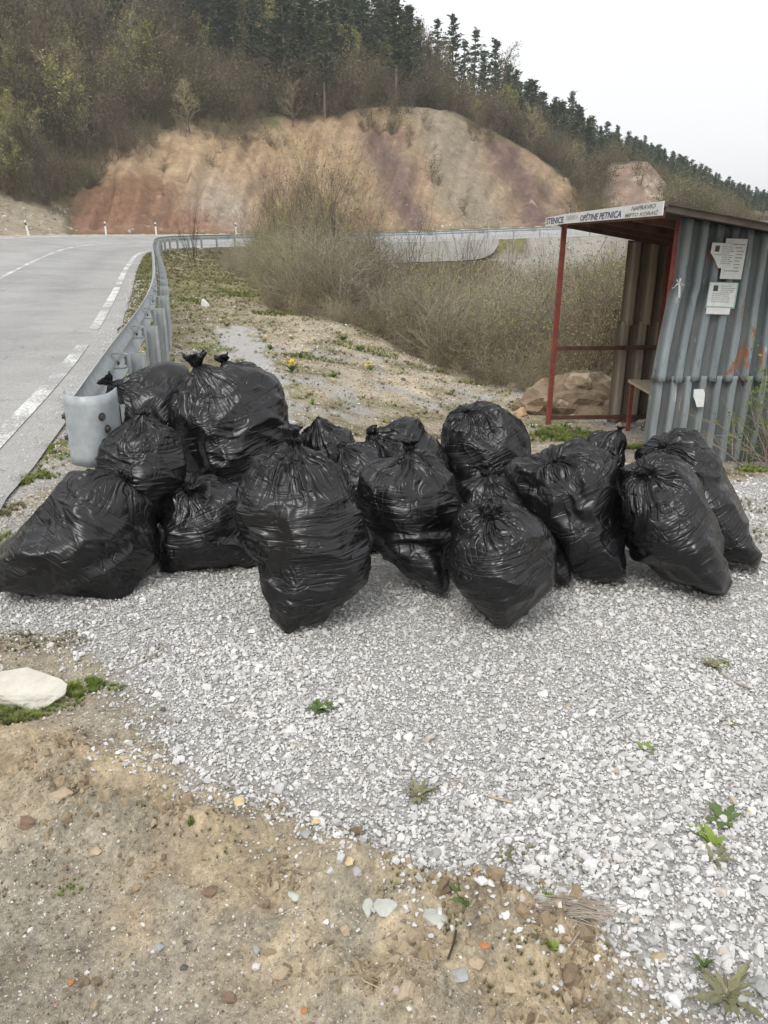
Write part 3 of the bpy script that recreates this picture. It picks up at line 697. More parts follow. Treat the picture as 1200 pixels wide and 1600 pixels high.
# ------------------------------------------------------------------ rubbish bags
def bag(poly, knot, depth, label, tip=None, Y=None, res=(200, 150), seed=0, kstyle='tuft', sink=0.0, p=2.15, kscale=1.0, kdir=None, crumple=1.0, tipz=0.0):
    poly = np.array(poly, float); A = 0; cx = cy = 0
    for i in range(len(poly)):
        x0, y0 = poly[i]; x1, y1 = poly[(i+1) % len(poly)]; c = x0*y1 - x1*y0; A += c; cx += (x0+x1)*c; cy += (y0+y1)*c
    cx /= 3*A; cy /= 3*A
    nv = ray(cx, cy); nv = nv/np.linalg.norm(nv)
    cam0 = np.array([0, 0, CAM_H])
    if tip is not None:
        d = ray(*tip); Tp = cam0 + d*((CAM_H - tipz)/-d[2])
    else:
        Tp = np.array(atY(cx, cy, Y))
    on_plane = lambda px, py: cam0 + ray(px, py)*(np.dot(Tp - cam0, nv)/np.dot(ray(px, py), nv))
    C0 = on_plane(cx, cy)
    e1 = np.cross(nv, [0, 0, 1.0]); e1 /= np.linalg.norm(e1); e2 = np.cross(e1, nv); e3 = -nv
    P2 = np.array([[np.dot(on_plane(*q) - C0, e1), np.dot(on_plane(*q) - C0, e2)] for q in poly])
    NA = 360; R = np.zeros(NA)
    for i in range(NA):
        a = 2*math.pi*i/NA; dx, dy = math.cos(a), math.sin(a); best = 0
        for k in range(len(P2)):
            x0, y0 = P2[k]; x1, y1 = P2[(k+1) % len(P2)]; ex, ey = x1-x0, y1-y0; den = dx*ey - dy*ex
            if abs(den) < 1e-12: continue
            t = (x0*ey - y0*ex)/den; w = (x0*dy - y0*dx)/den
            if t > 0 and -1e-6 <= w <= 1+1e-6: best = max(best, t)
        R[i] = best
    R = np.where(R <= 0, R[R > 0].mean(), R)
    ker = np.array([1, 3, 5, 3, 1.])/13; Rp = np.concatenate([R[-2:], R, R[:2]]); R = np.convolve(Rp, ker, 'valid')
    Rf = lambda a: np.interp(np.mod(a, 2*math.pi), np.arange(NA+1)*2*math.pi/NA, np.append(R, R[0]))
    kp = on_plane(*knot) - C0; k2 = np.array([np.dot(kp, e1), np.dot(kp, e2)]); kr = np.linalg.norm(k2); rk = Rf(math.atan2(k2[1], k2[0]))
    rho = min(kr/rk, .965); kw = depth*(1 - rho**p)**(1/p)
    D0 = np.array([k2[0]/kr*rho*rk, k2[1]/kr*rho*rk, kw]); D0 /= np.linalg.norm(D0)
    E1 = np.cross(D0, [0.3, .1, 1]); E1 /= np.linalg.norm(E1); E2 = np.cross(D0, E1)
    nt, nq = res
    thv = np.arange(nt)*2*math.pi/nt; qv = np.linspace(.0, math.pi, nq)**1.0
    TH, Q = np.meshgrid(thv, qv, indexing='ij')
    d = (np.cos(Q)[..., None]*D0 + np.sin(Q)[..., None]*(np.cos(TH)[..., None]*E1 + np.sin(TH)[..., None]*E2))
    phi = np.arctan2(d[..., 1], d[..., 0]); cp = np.hypot(d[..., 0], d[..., 1])
    Rr = Rf(phi)
    dd = np.where(d[..., 2] > 0, depth, depth*1.0)
    r = ((cp/Rr)**p + (np.abs(d[..., 2])/dd)**p)**(-1/p)
    L = d*r[..., None]                                     # local: e1, e2, e3
    # bag axis for the creases: away from the knot towards the bottom
    ax = -D0; c_ax = L @ ax
    bx = L @ E1; by = L @ E2
    du = np.roll(L, -1, 0) - np.roll(L, 1, 0); dq = np.gradient(L, axis=1)
    N = np.cross(dq, du); nl_ = np.linalg.norm(N, axis=-1, keepdims=True); N = N/np.maximum(nl_, 1e-9)
    sgn = np.sign(np.sum(N*L, -1).mean()); N = N*sgn
    N[nl_[..., 0] < 1e-9] = d[nl_[..., 0] < 1e-9]
    sd = seed*13.7
    lx, ly, lz = L[..., 0], L[..., 1], L[..., 2]
    rid = lambda v: -np.abs(v)
    wob = .35*perlin(lx*5, ly*5, lz*5 + sd)
    h = .024*perlin(lx*4.2 + sd, ly*4.2, lz*4.2) + .008*perlin(lx*9 + sd, ly*9, lz*9)
    rl = np.random.default_rng(seed + 900)
    for _ in range(11):
        dk_ = rl.normal(size=3); dk_[2] = abs(dk_[2]); dk_ /= np.linalg.norm(dk_); c_ = dk_*np.array([np.interp(.5, [0, 1], [0, 1])*R.mean()*1.7, R.mean()*.85, depth*.9])
        h += rl.uniform(.006, .018)*np.exp(-((lx-c_[0])**2 + (ly-c_[1])**2 + (lz-c_[2])**2)/(rl.uniform(.035, .06)**2))
    crumple = crumple*rl.uniform(.75, 1.35)
    line = lambda v, w: np.exp(-(v/w)**2)
    gate = lambda k, sc_=5.0: sstep(-.12, .30, perlin(lx*sc_ + k, ly*sc_ + sd, lz*sc_))
    # big tension folds, sharp edged
    h += crumple*.050*(rid(perlin(lx*3.6 + wob + sd, ly*4.6 + wob, lz*3.6 + 5)) + .18)
    h += crumple*.012*gate(3.3)*(rid(perlin(lx*9 + wob*2 + sd, ly*11, lz*9 + 9)) + .18)
    h += .005*line(perlin(lx*6 + sd, ly*6 + wob*3, lz*6 + 2.2), .08)*gate(9.1)
    # cross creases over the lower part
    f_low = sstep(.6, 1.15, Q)
    wv = wob*.9
    band = line(perlin(bx*2.6 + sd, by*2.6, c_ax*19 + wv*3), .10)
    band2 = line(perlin(bx*4.2 + sd, by*4.2 + 3, c_ax*38 + wv*5), .11)
    h += f_low*(.0070*band*gate(1.7) + .0030*band2*gate(6.4, 4.0))*sstep(3.1, 2.6, Q)
    # pleats running to the knot
    tt = TH + .35*perlin(Q*2, np.cos(TH)*2, np.sin(TH)*2 + sd)
    kq = np.exp(-(Q/.55)**2)*np.clip(Q/.12, 0, 1)
    pl = line(perlin(np.cos(tt)*4.2 + sd, np.sin(tt)*4.2, Q*.7), .13) + .55*line(perlin(np.cos(tt)*8 + sd, np.sin(tt)*8, Q*1.0 + 4), .16) - .4
    h += .024*pl*kq*np.clip(np.sin(Q)*1.8, 0, 1) + .018*kq*(rid(perlin(np.cos(tt)*2.4 + sd, np.sin(tt)*2.4, Q)) + .2)
    # gathers at the far end
    kb = np.exp(-((math.pi - Q)/.35)**2)
    h += .012*kb*(rid(perlin(np.cos(TH)*4, np.sin(TH)*4, sd)) + .2)*np.clip((math.pi-Q)/.1, 0, 1)
    h += -sink*np.exp(-(Q/.22)**2) if sink else 0.0
    if not sink: h += .035*np.exp(-(Q/.14)**2)
    h[:, 0] = h[:, 0].mean(); h[:, -1] = h[:, -1].mean()
    L2 = L + N*h[..., None]
    Wd = C0 + L2[..., 0:1]*e1 + L2[..., 1:2]*e2 + L2[..., 2:3]*e3
    gz = ground(Wd[..., 0], Wd[..., 1], False) + dirt_relief(Wd[..., 0], Wd[..., 1]) + .004
    Wd[..., 2] = np.maximum(Wd[..., 2], gz)
    base = Vector((C0[0], C0[1], float(Wd[..., 2].min())))
    root = empty('rubbish_bag', base); tag(root, label, 'rubbish bag', 'full black rubbish bags piled on the roadside gravel')
    me = grid_mesh('bag_body', Wd - np.array(base), M_BAG, closed_u=True, flip=(sgn < 0))
    vattr(me, 'pleat', np.stack([np.cos(tt) + sd, np.sin(tt), Q*.16], -1))
    vattr(me, 'crease', np.stack([bx + sd, by, c_ax], -1)); vattr(me, 'knotd', Q/math.pi, 'FLOAT')
    mk('bag_body', me, root)
    # knot
    K = Wd[:, 3].mean(0); axw = D0[0]*e1 + D0[1]*e2 + D0[2]*e3
    if kdir is not None: axw = np.array(kdir, float)
    else: axw = axw + np.array([0, 0, .45])
    axw /= np.linalg.norm(axw); ka = np.cross(axw, [.2, .9, .1]); ka /= np.linalg.norm(ka); kb_ = np.cross(axw, ka)
    def lathe(prof, amp, nfold, sd2, bend=(0, 0)):
        n1, n2 = 56, 34; t = np.linspace(0, 1, n2); zz = np.interp(t, np.linspace(0, 1, len(prof)), [q[0] for q in prof])
        rr_ = np.interp(t, np.linspace(0, 1, len(prof)), [q[1] for q in prof]); rr_ = np.convolve(np.pad(rr_, 1, 'edge'), [.25, .5, .25], 'valid')
        TT, ZZ = np.meshgrid(np.arange(n1)*2*math.pi/n1, t, indexing='ij')
        fo = perlin(np.cos(TT)*nfold + sd2, np.sin(TT)*nfold, ZZ*2.5); fo2 = perlin(np.cos(TT)*nfold*2 + sd2, np.sin(TT)*nfold*2, ZZ*5)
        RR = rr_[None]*(1 + amp*fo + amp*.5*fo2); Z = zz[None] + .012*perlin(np.cos(TT)*2, np.sin(TT)*2 + sd2, ZZ*2)*ZZ
        X = RR*np.cos(TT) + bend[0]*ZZ**2; Yk = RR*np.sin(TT)*(.75) + bend[1]*ZZ**2
        Pk = K + kscale*(X[..., None]*ka + Yk[..., None]*kb_ + Z[..., None]*axw)
        me = grid_mesh('knot', Pk - np.array(base), M_BAG, closed_u=True)
        vattr(me, 'pleat', np.stack([np.cos(TT)*2, np.sin(TT)*2, ZZ], -1)); vattr(me, 'crease', np.stack([X*3, Yk*3, ZZ*.1], -1)); vattr(me, 'knotd', ZZ*0, 'FLOAT')
        return me
    if kstyle == 'tuft': pr = [(-.03, .055), (-.005, .03), (.012, .017), (.026, .026), (.036, .030), (.045, .020), (.058, .026), (.078, .042), (.080, .02), (.07, .004)]
    elif kstyle == 'ball': pr = [(-.03, .06), (-.01, .03), (.0, .024), (.012, .036), (.03, .043), (.045, .037), (.055, .022), (.06, .004)]
    elif kstyle == 'flat': pr = [(-.03, .05), (-.01, .026), (.0, .016), (.01, .028), (.022, .03), (.03, .018), (.034, .003)]
    else: pr = [(-.03, .06), (-.008, .034), (.01, .019), (.03, .034), (.06, .055), (.085, .060), (.08, .03), (.06, .005)]
    mk('knot', lathe(pr, .75, 2.2, sd, (.02*math.sin(sd), .02*math.cos(sd))), root)
    if kstyle == 'ears':
        for sg in (-1, 1):
            m = MB(); pts = []
            P_ = np.empty((9, 7, 3))
            for i in range(9):
                t = i/8; w = .004 + .034*math.sin(math.pi*min(1, t*.9 + .08))
                for j in range(7):
                    v = j/6 - .5
                    loc = ka*(sg*(.015 + .055*t) + v*w*.5) + axw*(.015 + .075*t**.8 + .02*abs(v)) + kb_*(v*w + .012*math.sin(v*9 + i))
                    P_[i, j] = K + loc*kscale - np.array(base)
            me = grid_mesh('tie_ear', P_, M_BAG); o = mk('tie_ear', me, root); o.modifiers.new('t', 'SOLIDIFY').thickness = .002
    return root
BAGS = [
 dict(poly=[(132,735),(165,732),(200,736),(220,750),(235,770),(238,790),(245,830),(240,870),(220,895),(192,939),(165,932),(125,930),(75,930),(30,930),(-10,928),(-15,880),(10,850),(45,820),(75,790),(95,765),(115,740)],
      knot=(198,742), depth=.24, tip=(190,934), seed=1, kstyle='flat', sink=.02, label='squat pyramid-shaped black rubbish bag slumped at the left end of the pile', crumple=1.1),
 dict(poly=[(240,760),(252,742),(275,735),(300,740),(325,742),(350,750),(385,757),(395,775),(400,800),(400,830),(398,860),(395,890),(340,898),(250,896),(243,850),(240,800)],
      knot=(300,757), depth=.21, tip=(300,896), seed=2, kstyle='flat', sink=.03, label='square black rubbish bag standing between the slumped pyramid-shaped bag and the tallest bag'),
 dict(poly=[(155,700),(165,675),(185,663),(215,658),(240,660),(268,668),(280,690),(287,715),(285,740),(270,780),(240,820),(190,820),(165,780),(155,735)],
      knot=(222,664), depth=.19, Y=3.42, seed=3, kstyle='flat', res=(170,120), label='small round black rubbish bag wedged against the end of the guardrail'),
 dict(poly=[(260,630),(268,608),(285,592),(300,586),(315,578),(335,578),(370,575),(405,580),(430,595),(445,615),(450,650),(452,690),(445,725),(435,760),(410,820),(340,840),(310,825),(285,780),(278,735),(270,690),(262,655)],
      knot=(312,584), depth=.24, Y=3.92, seed=4, kstyle='ears', kscale=.85, label='largest swollen black rubbish bag on top of the pile, with two tied plastic ears'),
 dict(poly=[(175,640),(172,618),(185,600),(205,585),(230,573),(265,568),(288,575),(305,600),(310,660),(290,740),(200,740),(178,690)],
      knot=(180,606), depth=.2, Y=4.02, seed=5, kstyle='ears', kscale=.62, kdir=(-.6, 0, .8), res=(150,110), label='black rubbish bag leaning on the guardrail with one plastic ear pointing up over the rail'),
 dict(poly=[(330,590),(340,570),(352,562),(365,563),(395,572),(425,586),(443,602),(447,640),(445,720),(350,720),(330,640)],
      knot=(349,565), depth=.2, Y=4.35, seed=6, kstyle='ears', kscale=.6, res=(150,110), label='black rubbish bag mostly hidden behind the largest swollen bag'),
 dict(poly=[(455,692),(440,697),(401,715),(385,740),(374,767),(374,802),(387,845),(403,886),(416,938),(436,973),(451,990),(463,981),(494,969),(512,961),(545,934),(572,909),(576,876),(564,814),(552,769),(531,728),(504,699),(475,693)],
      knot=(462,706), depth=.25, tip=(451,985), seed=7, kstyle='tuft', kscale=1.1, res=(240,190), label='tallest black rubbish bag in the front row, its pointed corner on the gravel'),
 dict(poly=[(470,690),(480,672),(500,662),(520,661),(540,668),(558,688),(570,730),(560,800),(480,800),(465,730)],
      knot=(500,668), depth=.18, Y=4.35, seed=8, kstyle='flat', kscale=.5, res=(130,90), label='low greyish black rubbish bag showing only its smooth top behind the tallest front bag'),
 dict(poly=[(522,715),(532,702),(545,695),(570,694),(592,700),(610,730),(612,800),(600,860),(560,880),(545,820),(525,760)],
      knot=(536,703), depth=.18, Y=3.75, seed=9, kstyle='flat', kscale=.8, res=(150,110), label='black rubbish bag squeezed in the gap just right of the tallest front bag'),
 dict(poly=[(562,700),(575,678),(600,664),(612,655),(635,651),(660,662),(680,680),(693,700),(697,740),(690,800),(600,810),(570,740)],
      knot=(585,680), depth=.2, Y=4.15, seed=10, kstyle='ball', kscale=.75, res=(150,110), label='black rubbish bag with crumpled folded top, left of the round back bag'),
 dict(poly=[(640,705),(622,712),(600,717),(580,725),(562,740),(556,770),(560,800),(572,830),(590,855),(620,885),(650,905),(675,922),(693,932),(700,915),(704,880),(712,840),(722,800),(718,775),(705,745),(685,722),(665,710),(652,704)],
      knot=(641,716), depth=.22, tip=(693,928), seed=11, kstyle='tuft', kscale=.75, res=(220,170), label='black rubbish bag leaning right in the front row, just right of the tallest bag'),
 dict(poly=[(690,665),(700,645),(720,632),(745,627),(770,628),(795,640),(812,660),(822,680),(829,705),(828,730),(822,775),(790,815),(740,815),(715,765),(697,740),(690,710)],
      knot=(731,643), depth=.23, Y=4.3, seed=12, kstyle='flat', kscale=.7, sink=.02, res=(190,150), label='round full black rubbish bag at the back, below the shelter front post'),
 dict(poly=[(716,775),(722,755),(742,745),(765,742),(790,748),(810,775),(835,810),(870,845),(880,870),(890,890),(891,913),(870,910),(820,900),(760,860),(730,815)],
      knot=(763,752), depth=.17, tip=(885,908), seed=13, kstyle='tuft', kscale=.9, res=(170,130), label='crumpled black rubbish bag mostly hidden behind the heart-shaped front bag'),
 dict(poly=[(697,840),(702,815),(715,800),(740,788),(765,782),(790,786),(815,795),(842,808),(862,830),(874,855),(872,885),(862,920),(845,942),(820,960),(805,972),(793,985),(780,979),(760,962),(735,940),(715,910),(703,875)],
      knot=(766,803), depth=.23, tip=(793,980), seed=14, kstyle='ball', sink=.015, res=(230,180), label='smallest front black rubbish bag, heart-shaped with a crumpled ball knot on its face'),
 dict(poly=[(795,735),(805,725),(825,716),(850,706),(875,695),(905,685),(925,690),(945,702),(958,725),(966,760),(972,800),(984,850),(986,880),(984,908),(950,905),(915,898),(885,885),(862,850),(840,822),(815,800),(797,770)],
      knot=(857,716), depth=.24, tip=(978,904), seed=15, kstyle='flat', kscale=.8, sink=.03, res=(230,180), label='broad black rubbish bag with folds fanning from a sunken knot, right of the heart-shaped bag'),
 dict(poly=[(918,684),(935,678),(955,679),(970,685),(971,710),(970,760),(975,830),(940,840),(920,780),(915,720)],
      knot=(962,684), depth=.13, Y=3.85, seed=16, kstyle='tuft', kscale=.5, res=(130,100), label='narrow black rubbish bag with folded upright neck behind the broad one'),
 dict(poly=[(962,765),(963,745),(975,730),(995,720),(1020,713),(1055,716),(1080,728),(1098,750),(1110,785),(1125,830),(1138,870),(1141,905),(1137,934),(1110,932),(1080,920),(1045,905),(1010,880),(985,850),(972,815)],
      knot=(1009,741), depth=.24, tip=(1135,930), seed=17, kstyle='ball', kscale=.8, sink=.02, res=(230,180), label='plump black rubbish bag tipped right, ball knot at its upper left, before the shelter wall'),
 dict(poly=[(984,715),(990,700),(1010,685),(1035,675),(1060,668),(1085,675),(1108,690),(1125,712),(1138,745),(1152,780),(1163,810),(1180,845),(1188,870),(1185,888),(1150,885),(1120,880),(1080,850),(1040,800),(1000,750)],
      knot=(1038,693), depth=.22, tip=(1183,884), seed=18, kstyle='flat', kscale=.8, sink=.03, res=(210,160), label='last black rubbish bag at the right end of the row, nearest the wall'),
]
broot = {}
for b in BAGS: broot[b['seed']] = bag(**b)
# a scrap of white plastic caught at the corner of the tallest bag
p = hit(447, 975); m = MB()
m.quad((0,0,0),(.012,-.004,.0),(.010,-.008,.03),(.002,-.002,.034)); m.quad((.012,-.004,0),(.02,.0,.002),(.017,-.002,.02),(.010,-.008,.03))
o = m.build('plastic_scrap', M_WHITE); o.location = atY(446, 972, p.y - .03); o.modifiers.new('t', 'SOLIDIFY').thickness = .001
tag(o, 'tiny scrap of white plastic at the gravel corner of the tallest front bag', 'plastic scrap')

# ------------------------------------------------------------------ bus shelter
sh = empty('bus_shelter', (2.4, 7.3, -.3)); SO = Vector(sh.location)
tag(sh, 'open roadside bus shelter of corrugated sheet on a red steel frame behind the bags', 'bus shelter')
def sb(name, a, b, w, h, mt=M_RED):
    m = MB(); m.bar(Vector(a)-SO, Vector(b)-SO, w, h); return m.build(name, mt, sh)
def roofz(x): return 1.72 - .17*(x - 1.86)
gzs = lambda x, y: g1(x, y) - .15
sb('post', (1.866, 8.58, gzs(1.87, 8.58)), (1.89, 8.58, roofz(1.88)-.03), .05, .05)
sb('post', (3.03, 8.58, gzs(3.03, 8.58)), (3.03, 8.58, roofz(3.03)-.03), .05, .05)
sb('post', (2.150, 6.03, gzs(2.15, 6.03)), (2.162, 6.03, roofz(2.14)-.03), .026, .03)
sb('post', (3.10, 6.03, gzs(3.1, 6.03)), (3.10, 6.03, roofz(3.10)-.03), .05, .05)
sb('rail_bar', (1.89, 8.58, .375), (3.01, 8.58, .385), .03, .045, M_REDB)
sb('rail_bar', (1.89, 8.58, -.40), (3.01, 8.58, -.39), .03, .045, M_REDB)
sb('roof_beam', (1.86, 8.60, roofz(1.86)-.06), (3.2, 8.60, roofz(3.2)-.06), .05, .06, M_REDB)
for y in (7.75, 6.95, 6.1): sb('roof_beam', (1.86, y, roofz(1.86)-.06), (3.2, y, roofz(3.2)-.06), .045, .055, M_REDB)
sb('roof_beam', (1.875, 5.55, roofz(1.86)-.055), (1.85, 8.62, roofz(1.86)-.055), .045, .05, M_REDB)
sb('roof_beam', (3.16, 5.55, roofz(3.16)-.055), (3.16, 8.62, roofz(3.16)-.055), .045, .05, M_REDB)
sb('roof_edge', (1.88, 5.50, roofz(1.88)-.012), (3.35, 5.52, roofz(3.35)-.012), .012, .05, M_ROOFM)
sb('wall_rail', (3.06, 6.05, .55), (3.06, 8.56, .55), .04, .04, M_REDB)
# bench
sb('bench_leg', (2.69, 8.30, gzs(2.7, 8.3)), (2.69, 8.30, .035), .04, .04)
sb('bench_leg', (2.69, 6.6, gzs(2.7, 6.6)), (2.69, 6.6, .035), .04, .04)
sb('bench_leg', (2.98, 8.30, gzs(3.0, 8.3)), (2.98, 8.30, .035), .04, .04)
for i, x in enumerate((2.72, 2.86, 2.99)):
    sb('bench_board', (x, 6.35, .055 + .002*i), (x, 8.36 - .03*i, .055 + .002*i), .125, .03, M_BOARD)
def corr(name, A, B, z0, z1, pitch, amp, mt, flare=0.0, slope=(0, 0), wob=.006, seed=0, bow=0.0):
    """corrugated sheet from A to B (x, y), z0..z1; flare pushes the lower left edge out"""
    A = np.array(A); B = np.array(B); Lw = np.linalg.norm(B-A); t = (B-A)/Lw; nn = np.array([t[1], -t[0]])
    nu = int(Lw/pitch*16); nv = 26; us = np.linspace(0, Lw, nu); vs = np.linspace(0, 1, nv); P = np.empty((nu, nv, 3)); VL = np.empty((nu, nv))
    for i, u in enumerate(us):
        f = (u/pitch) % 1.0
        tz = 1 - np.clip(abs(f - .5)*2*2.9 - .95, 0, 1)
        for j, v in enumerate(vs):
            du = -flare*max(0, 1 - v/.60)**.55*max(0, 1 - u/.5) + bow*math.sin(v*3.1)*max(0, 1-u/.4)
            off = amp*(tz - .5)*2*(1 + .25*math.sin(u*7 + seed)) + wob*float(math.sin(u*9 + v*5 + seed) + .6*math.sin(v*13 + u*3 + seed*2)) + .02*flare*10*(1-v)**2*max(0, 1-u/.35)*.5
            zt = z1 + slope[1]*u; zb = z0 + slope[0]*u
            xy = A + t*(u + du) + nn*off
            P[i, j] = (xy[0]-SO.x, xy[1]-SO.y, zb + (zt - zb)*v + .006*math.sin(u*21 + seed)*(1-v) - SO.z)
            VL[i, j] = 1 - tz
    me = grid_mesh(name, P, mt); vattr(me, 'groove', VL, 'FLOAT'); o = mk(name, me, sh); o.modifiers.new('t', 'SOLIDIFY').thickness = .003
    return o
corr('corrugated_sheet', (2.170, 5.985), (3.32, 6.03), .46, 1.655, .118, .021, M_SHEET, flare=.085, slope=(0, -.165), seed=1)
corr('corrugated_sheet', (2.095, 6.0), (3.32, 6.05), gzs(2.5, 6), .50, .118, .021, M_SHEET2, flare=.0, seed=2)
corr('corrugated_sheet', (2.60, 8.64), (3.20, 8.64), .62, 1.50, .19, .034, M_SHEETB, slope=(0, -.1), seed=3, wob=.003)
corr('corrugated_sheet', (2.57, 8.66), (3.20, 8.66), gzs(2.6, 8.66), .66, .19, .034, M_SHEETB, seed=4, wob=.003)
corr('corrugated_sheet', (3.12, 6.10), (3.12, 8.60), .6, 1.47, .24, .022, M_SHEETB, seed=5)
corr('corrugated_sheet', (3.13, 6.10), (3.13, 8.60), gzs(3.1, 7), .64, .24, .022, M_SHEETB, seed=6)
# roof sheet: corrugations run across the slope
nu, nv = 150, 8; P = np.empty((nu, nv, 3))
for i in range(nu):
    y = 5.48 + 3.42*i/(nu-1); f = (y/.14) % 1; tz = .012*math.cos(f*2*math.pi)
    for j in range(nv):
        x = 1.89 + 1.47*j/(nv-1); P[i, j] = (x-SO.x, y-SO.y, roofz(x) + .002 + tz*.8 - SO.z)
o = mk('roof_sheet', grid_mesh('roof_sheet', P, M_ROOFM), sh); o.modifiers.new('t', 'SOLIDIFY').thickness = .003
# sign board with lettering (two strips)
A = Vector((1.855, 5.48, 0)); B = Vector((1.815, 8.22, 0)); Cc = Vector((1.79, 9.08, 0))
ZB, ZT = 1.655, 1.745
m = MB()
def board(m, a, b, zb0, zb1, th=.006):
    d = (b-a).normalized(); nr = Vector((-abs(d.y), d.x*1.0 if d.y > 0 else -d.x, 0)).normalized()
    v = [a + Vector((0,0,zb0)), b + Vector((0,0,zb1)), b + Vector((0,0,zb1+.09)), a + Vector((0,0,zb0+.09))]
    f = [p_ + nr*th/2 - SO for p_ in v]; k = [p_ - nr*th/2 - SO for p_ in v]
    m.quad(f[0], f[3], f[2], f[1]); m.quad(k[0], k[1], k[2], k[3])
    for i in range(4): m.quad(f[i], f[(i+1) % 4], k[(i+1) % 4], k[i])
m1 = MB(); board(m1, A, B, ZB, ZB); sign1 = m1.build('sign_board', M_WHITE, sh)
m2 = MB(); board(m2, B + Vector((-.001, .004, 0)), Cc, ZB, ZB-.015); sign2 = m2.build('sign_board', M_WHITE, sh)
def text(s, a, b, zc, h, mt, bold=.0, shear=.0, name='lettering', parent=None):
    """text reading from a (start) to b (end) on the sign face"""
    cu = bpy.data.curves.new(name, 'FONT'); cu.body = s; cu.size = 1.0; cu.offset = bold; cu.shear = shear; cu.resolution_u = 2; cu.extrude = .0
    ob = bpy.data.objects.new(name, cu); COL.objects.link(ob); bpy.context.view_layer.update()
    dg = bpy.context.evaluated_depsgraph_get(); me = bpy.data.meshes.new_from_object(ob.evaluated_get(dg)); bpy.data.objects.remove(ob)
    me.name = name; me.materials.clear(); me.materials.append(mt)
    co = np.empty(len(me.vertices)*3, np.float32); me.vertices.foreach_get('co', co); co = co.reshape(-1, 3)
    lo, hi = co.min(0), co.max(0); a, b = Vector(a), Vector(b); d = b - a; L = d.length; d.normalize()
    nr = Vector((0, 0, 1)).cross(d); nr = d.cross(Vector((0, 0, 1)))
    X = (co[:, 0]-lo[0])/(hi[0]-lo[0])*L; Yv = (co[:, 1]-lo[1])/(hi[1]-lo[1])*h - h/2
    W = np.array(a)[None] + X[:, None]*np.array(d)[None] + np.array(nr)[None]*.0055 + np.stack([X*0, X*0, Yv + zc], -1) - np.array(SO)[None]
    me.vertices.foreach_set('co', W.astype(np.float32).ravel()); me.update()
    return mk(name, me, sh if parent is None else parent)
def on_sign(y):
    if y <= 8.22: t = (y - A.y)/(B.y - A.y); q_ = A.lerp(B, t)
    else: t = (y - B.y)/(Cc.y - B.y); q_ = B.lerp(Cc, t)
    return Vector((q_.x, q_.y, 0))
text('STENICE', on_sign(9.03), on_sign(8.27), 1.693, .062, M_INKB, .02)
text('ZAJEDNICA', on_sign(8.17), on_sign(7.72), 1.70, .056, M_INKF, .0)
text('OPŠTINE PETNICA', on_sign(7.62), on_sign(6.38), 1.698, .064, M_INKB, .012, .25)
text('NAPRAVIO', on_sign(6.14), on_sign(5.62), 1.720, .030, M_INKG, .008, .25)
text('MIFTO KORAĆ', on_sign(6.28), on_sign(5.56), 1.680, .034, M_INKG, .008, .25)
# paper notices on the near wall
WY = 5.955
def notice(px0, py0, px1, py1, rot, label, mt=M_PAPER, photo=False, lines=9, torn=False, lift=0.0, sleeve=False):
    a = atY(px0, py0, WY-lift); b = atY(px1, py1, WY-lift); c = (a+b)/2; w = b.x-a.x; h = a.z-b.z
    r = empty('paper_notice', c); r.rotation_euler = (0, rot, math.radians(2))
    m = MB()
    if torn: pts = [(-w/2, h/2), (w*.3, h/2), (w/2, h*.25), (w/2, -h/2), (-w*.1, -h/2), (-w*.3, -h*.15), (-w/2, h*.1)]
    else: pts = [(-w/2, h/2), (w/2, h/2), (w/2, -h/2), (-w/2, -h/2)]
    k = len(pts); m.v = [(x, 0, z) for x, z in pts] + [(x, .004, z) for x, z in pts]; m.f = [tuple(range(k))[::-1], tuple(range(k, 2*k))] + [(i, (i+1) % k, (i+1) % k + k, i+k) for i in range(k)]; m.m = [0]*len(m.f)
    m.build('sheet', mt, r)
    if sleeve:
        q_ = MB(); q_.box((.004, .006, -.004), (w+.016, .003, h+.016)); q_.build('sleeve', M_PAPERG, r)
    if lines:
        q_ = MB(); random.seed(int(px0))
        for i in range(lines):
            z = h*.36 - i*h*.74/lines; x0 = -w*.36 if not photo or i > 3 else -w*.08; x1 = w*(.2 + .2*random.random())
            if torn and i > lines*.5: x0 = -w*.05
            x = x0
            while x < x1:
                l = w*random.uniform(.04, .13); q_.box((min(x+l/2, x1), -.001, z), (l, .001, h*.022)); x += l + w*.025
        o = q_.build('lettering', M_INKG, r); o['kind'] = 'stuff'
    if photo:
        q_ = MB(); q_.box((-w*.27, -.0015, h*.27), (w*.17, .001, h*.24)); q_.build('photograph', M_BOLT, r)
    return tag(r, label, 'notice', 'paper notices stuck on the corrugated wall')
notice(1134, 373, 1159, 436, .03, 'tall white paper notice partly covered by another, upper right on the grey corrugated wall')
notice(1112, 380, 1147, 419, .05, 'torn white notice in a green-edged sleeve, overlapping the tall notice', torn=True, lift=.012, sleeve=False, photo=True)
notice(1109, 442, 1147, 479, .03, 'white notice with a small dark portrait, below the two overlapping notices', photo=True, lift=.004, sleeve=True)
notice(1104, 481, 1140, 491, .03, 'narrow torn strip of white paper under the portrait notice', lines=0)
notice(1085, 608, 1099, 636, -.03, 'small blank white paper scrap on the lower corrugated sheet', lines=0, torn=True)
# strip of white tape tied at the wall edge
m = MB(); c = atY(1061, 443, 5.93)
for dx, dz in ((-.05, -.03), (.035, -.005), (.012, -.10), (.005, .04), (-.02, .03)):
    pr = c; nseg = 4
    for i in range(nseg):
        t0, t1 = i/nseg, (i+1)/nseg
        a = c + Vector((dx*t0, -.01*math.sin(t0*3), dz*t0 + .008*math.sin(t0*6))); b = c + Vector((dx*t1, -.01*math.sin(t1*3), dz*t1 + .008*math.sin(t1*6)))
        m.bar(a, b, .014, .003)
tag(m.build('tape_strip', M_WHITE), 'white tape strip knotted on the front edge of the corrugated wall', 'tape')

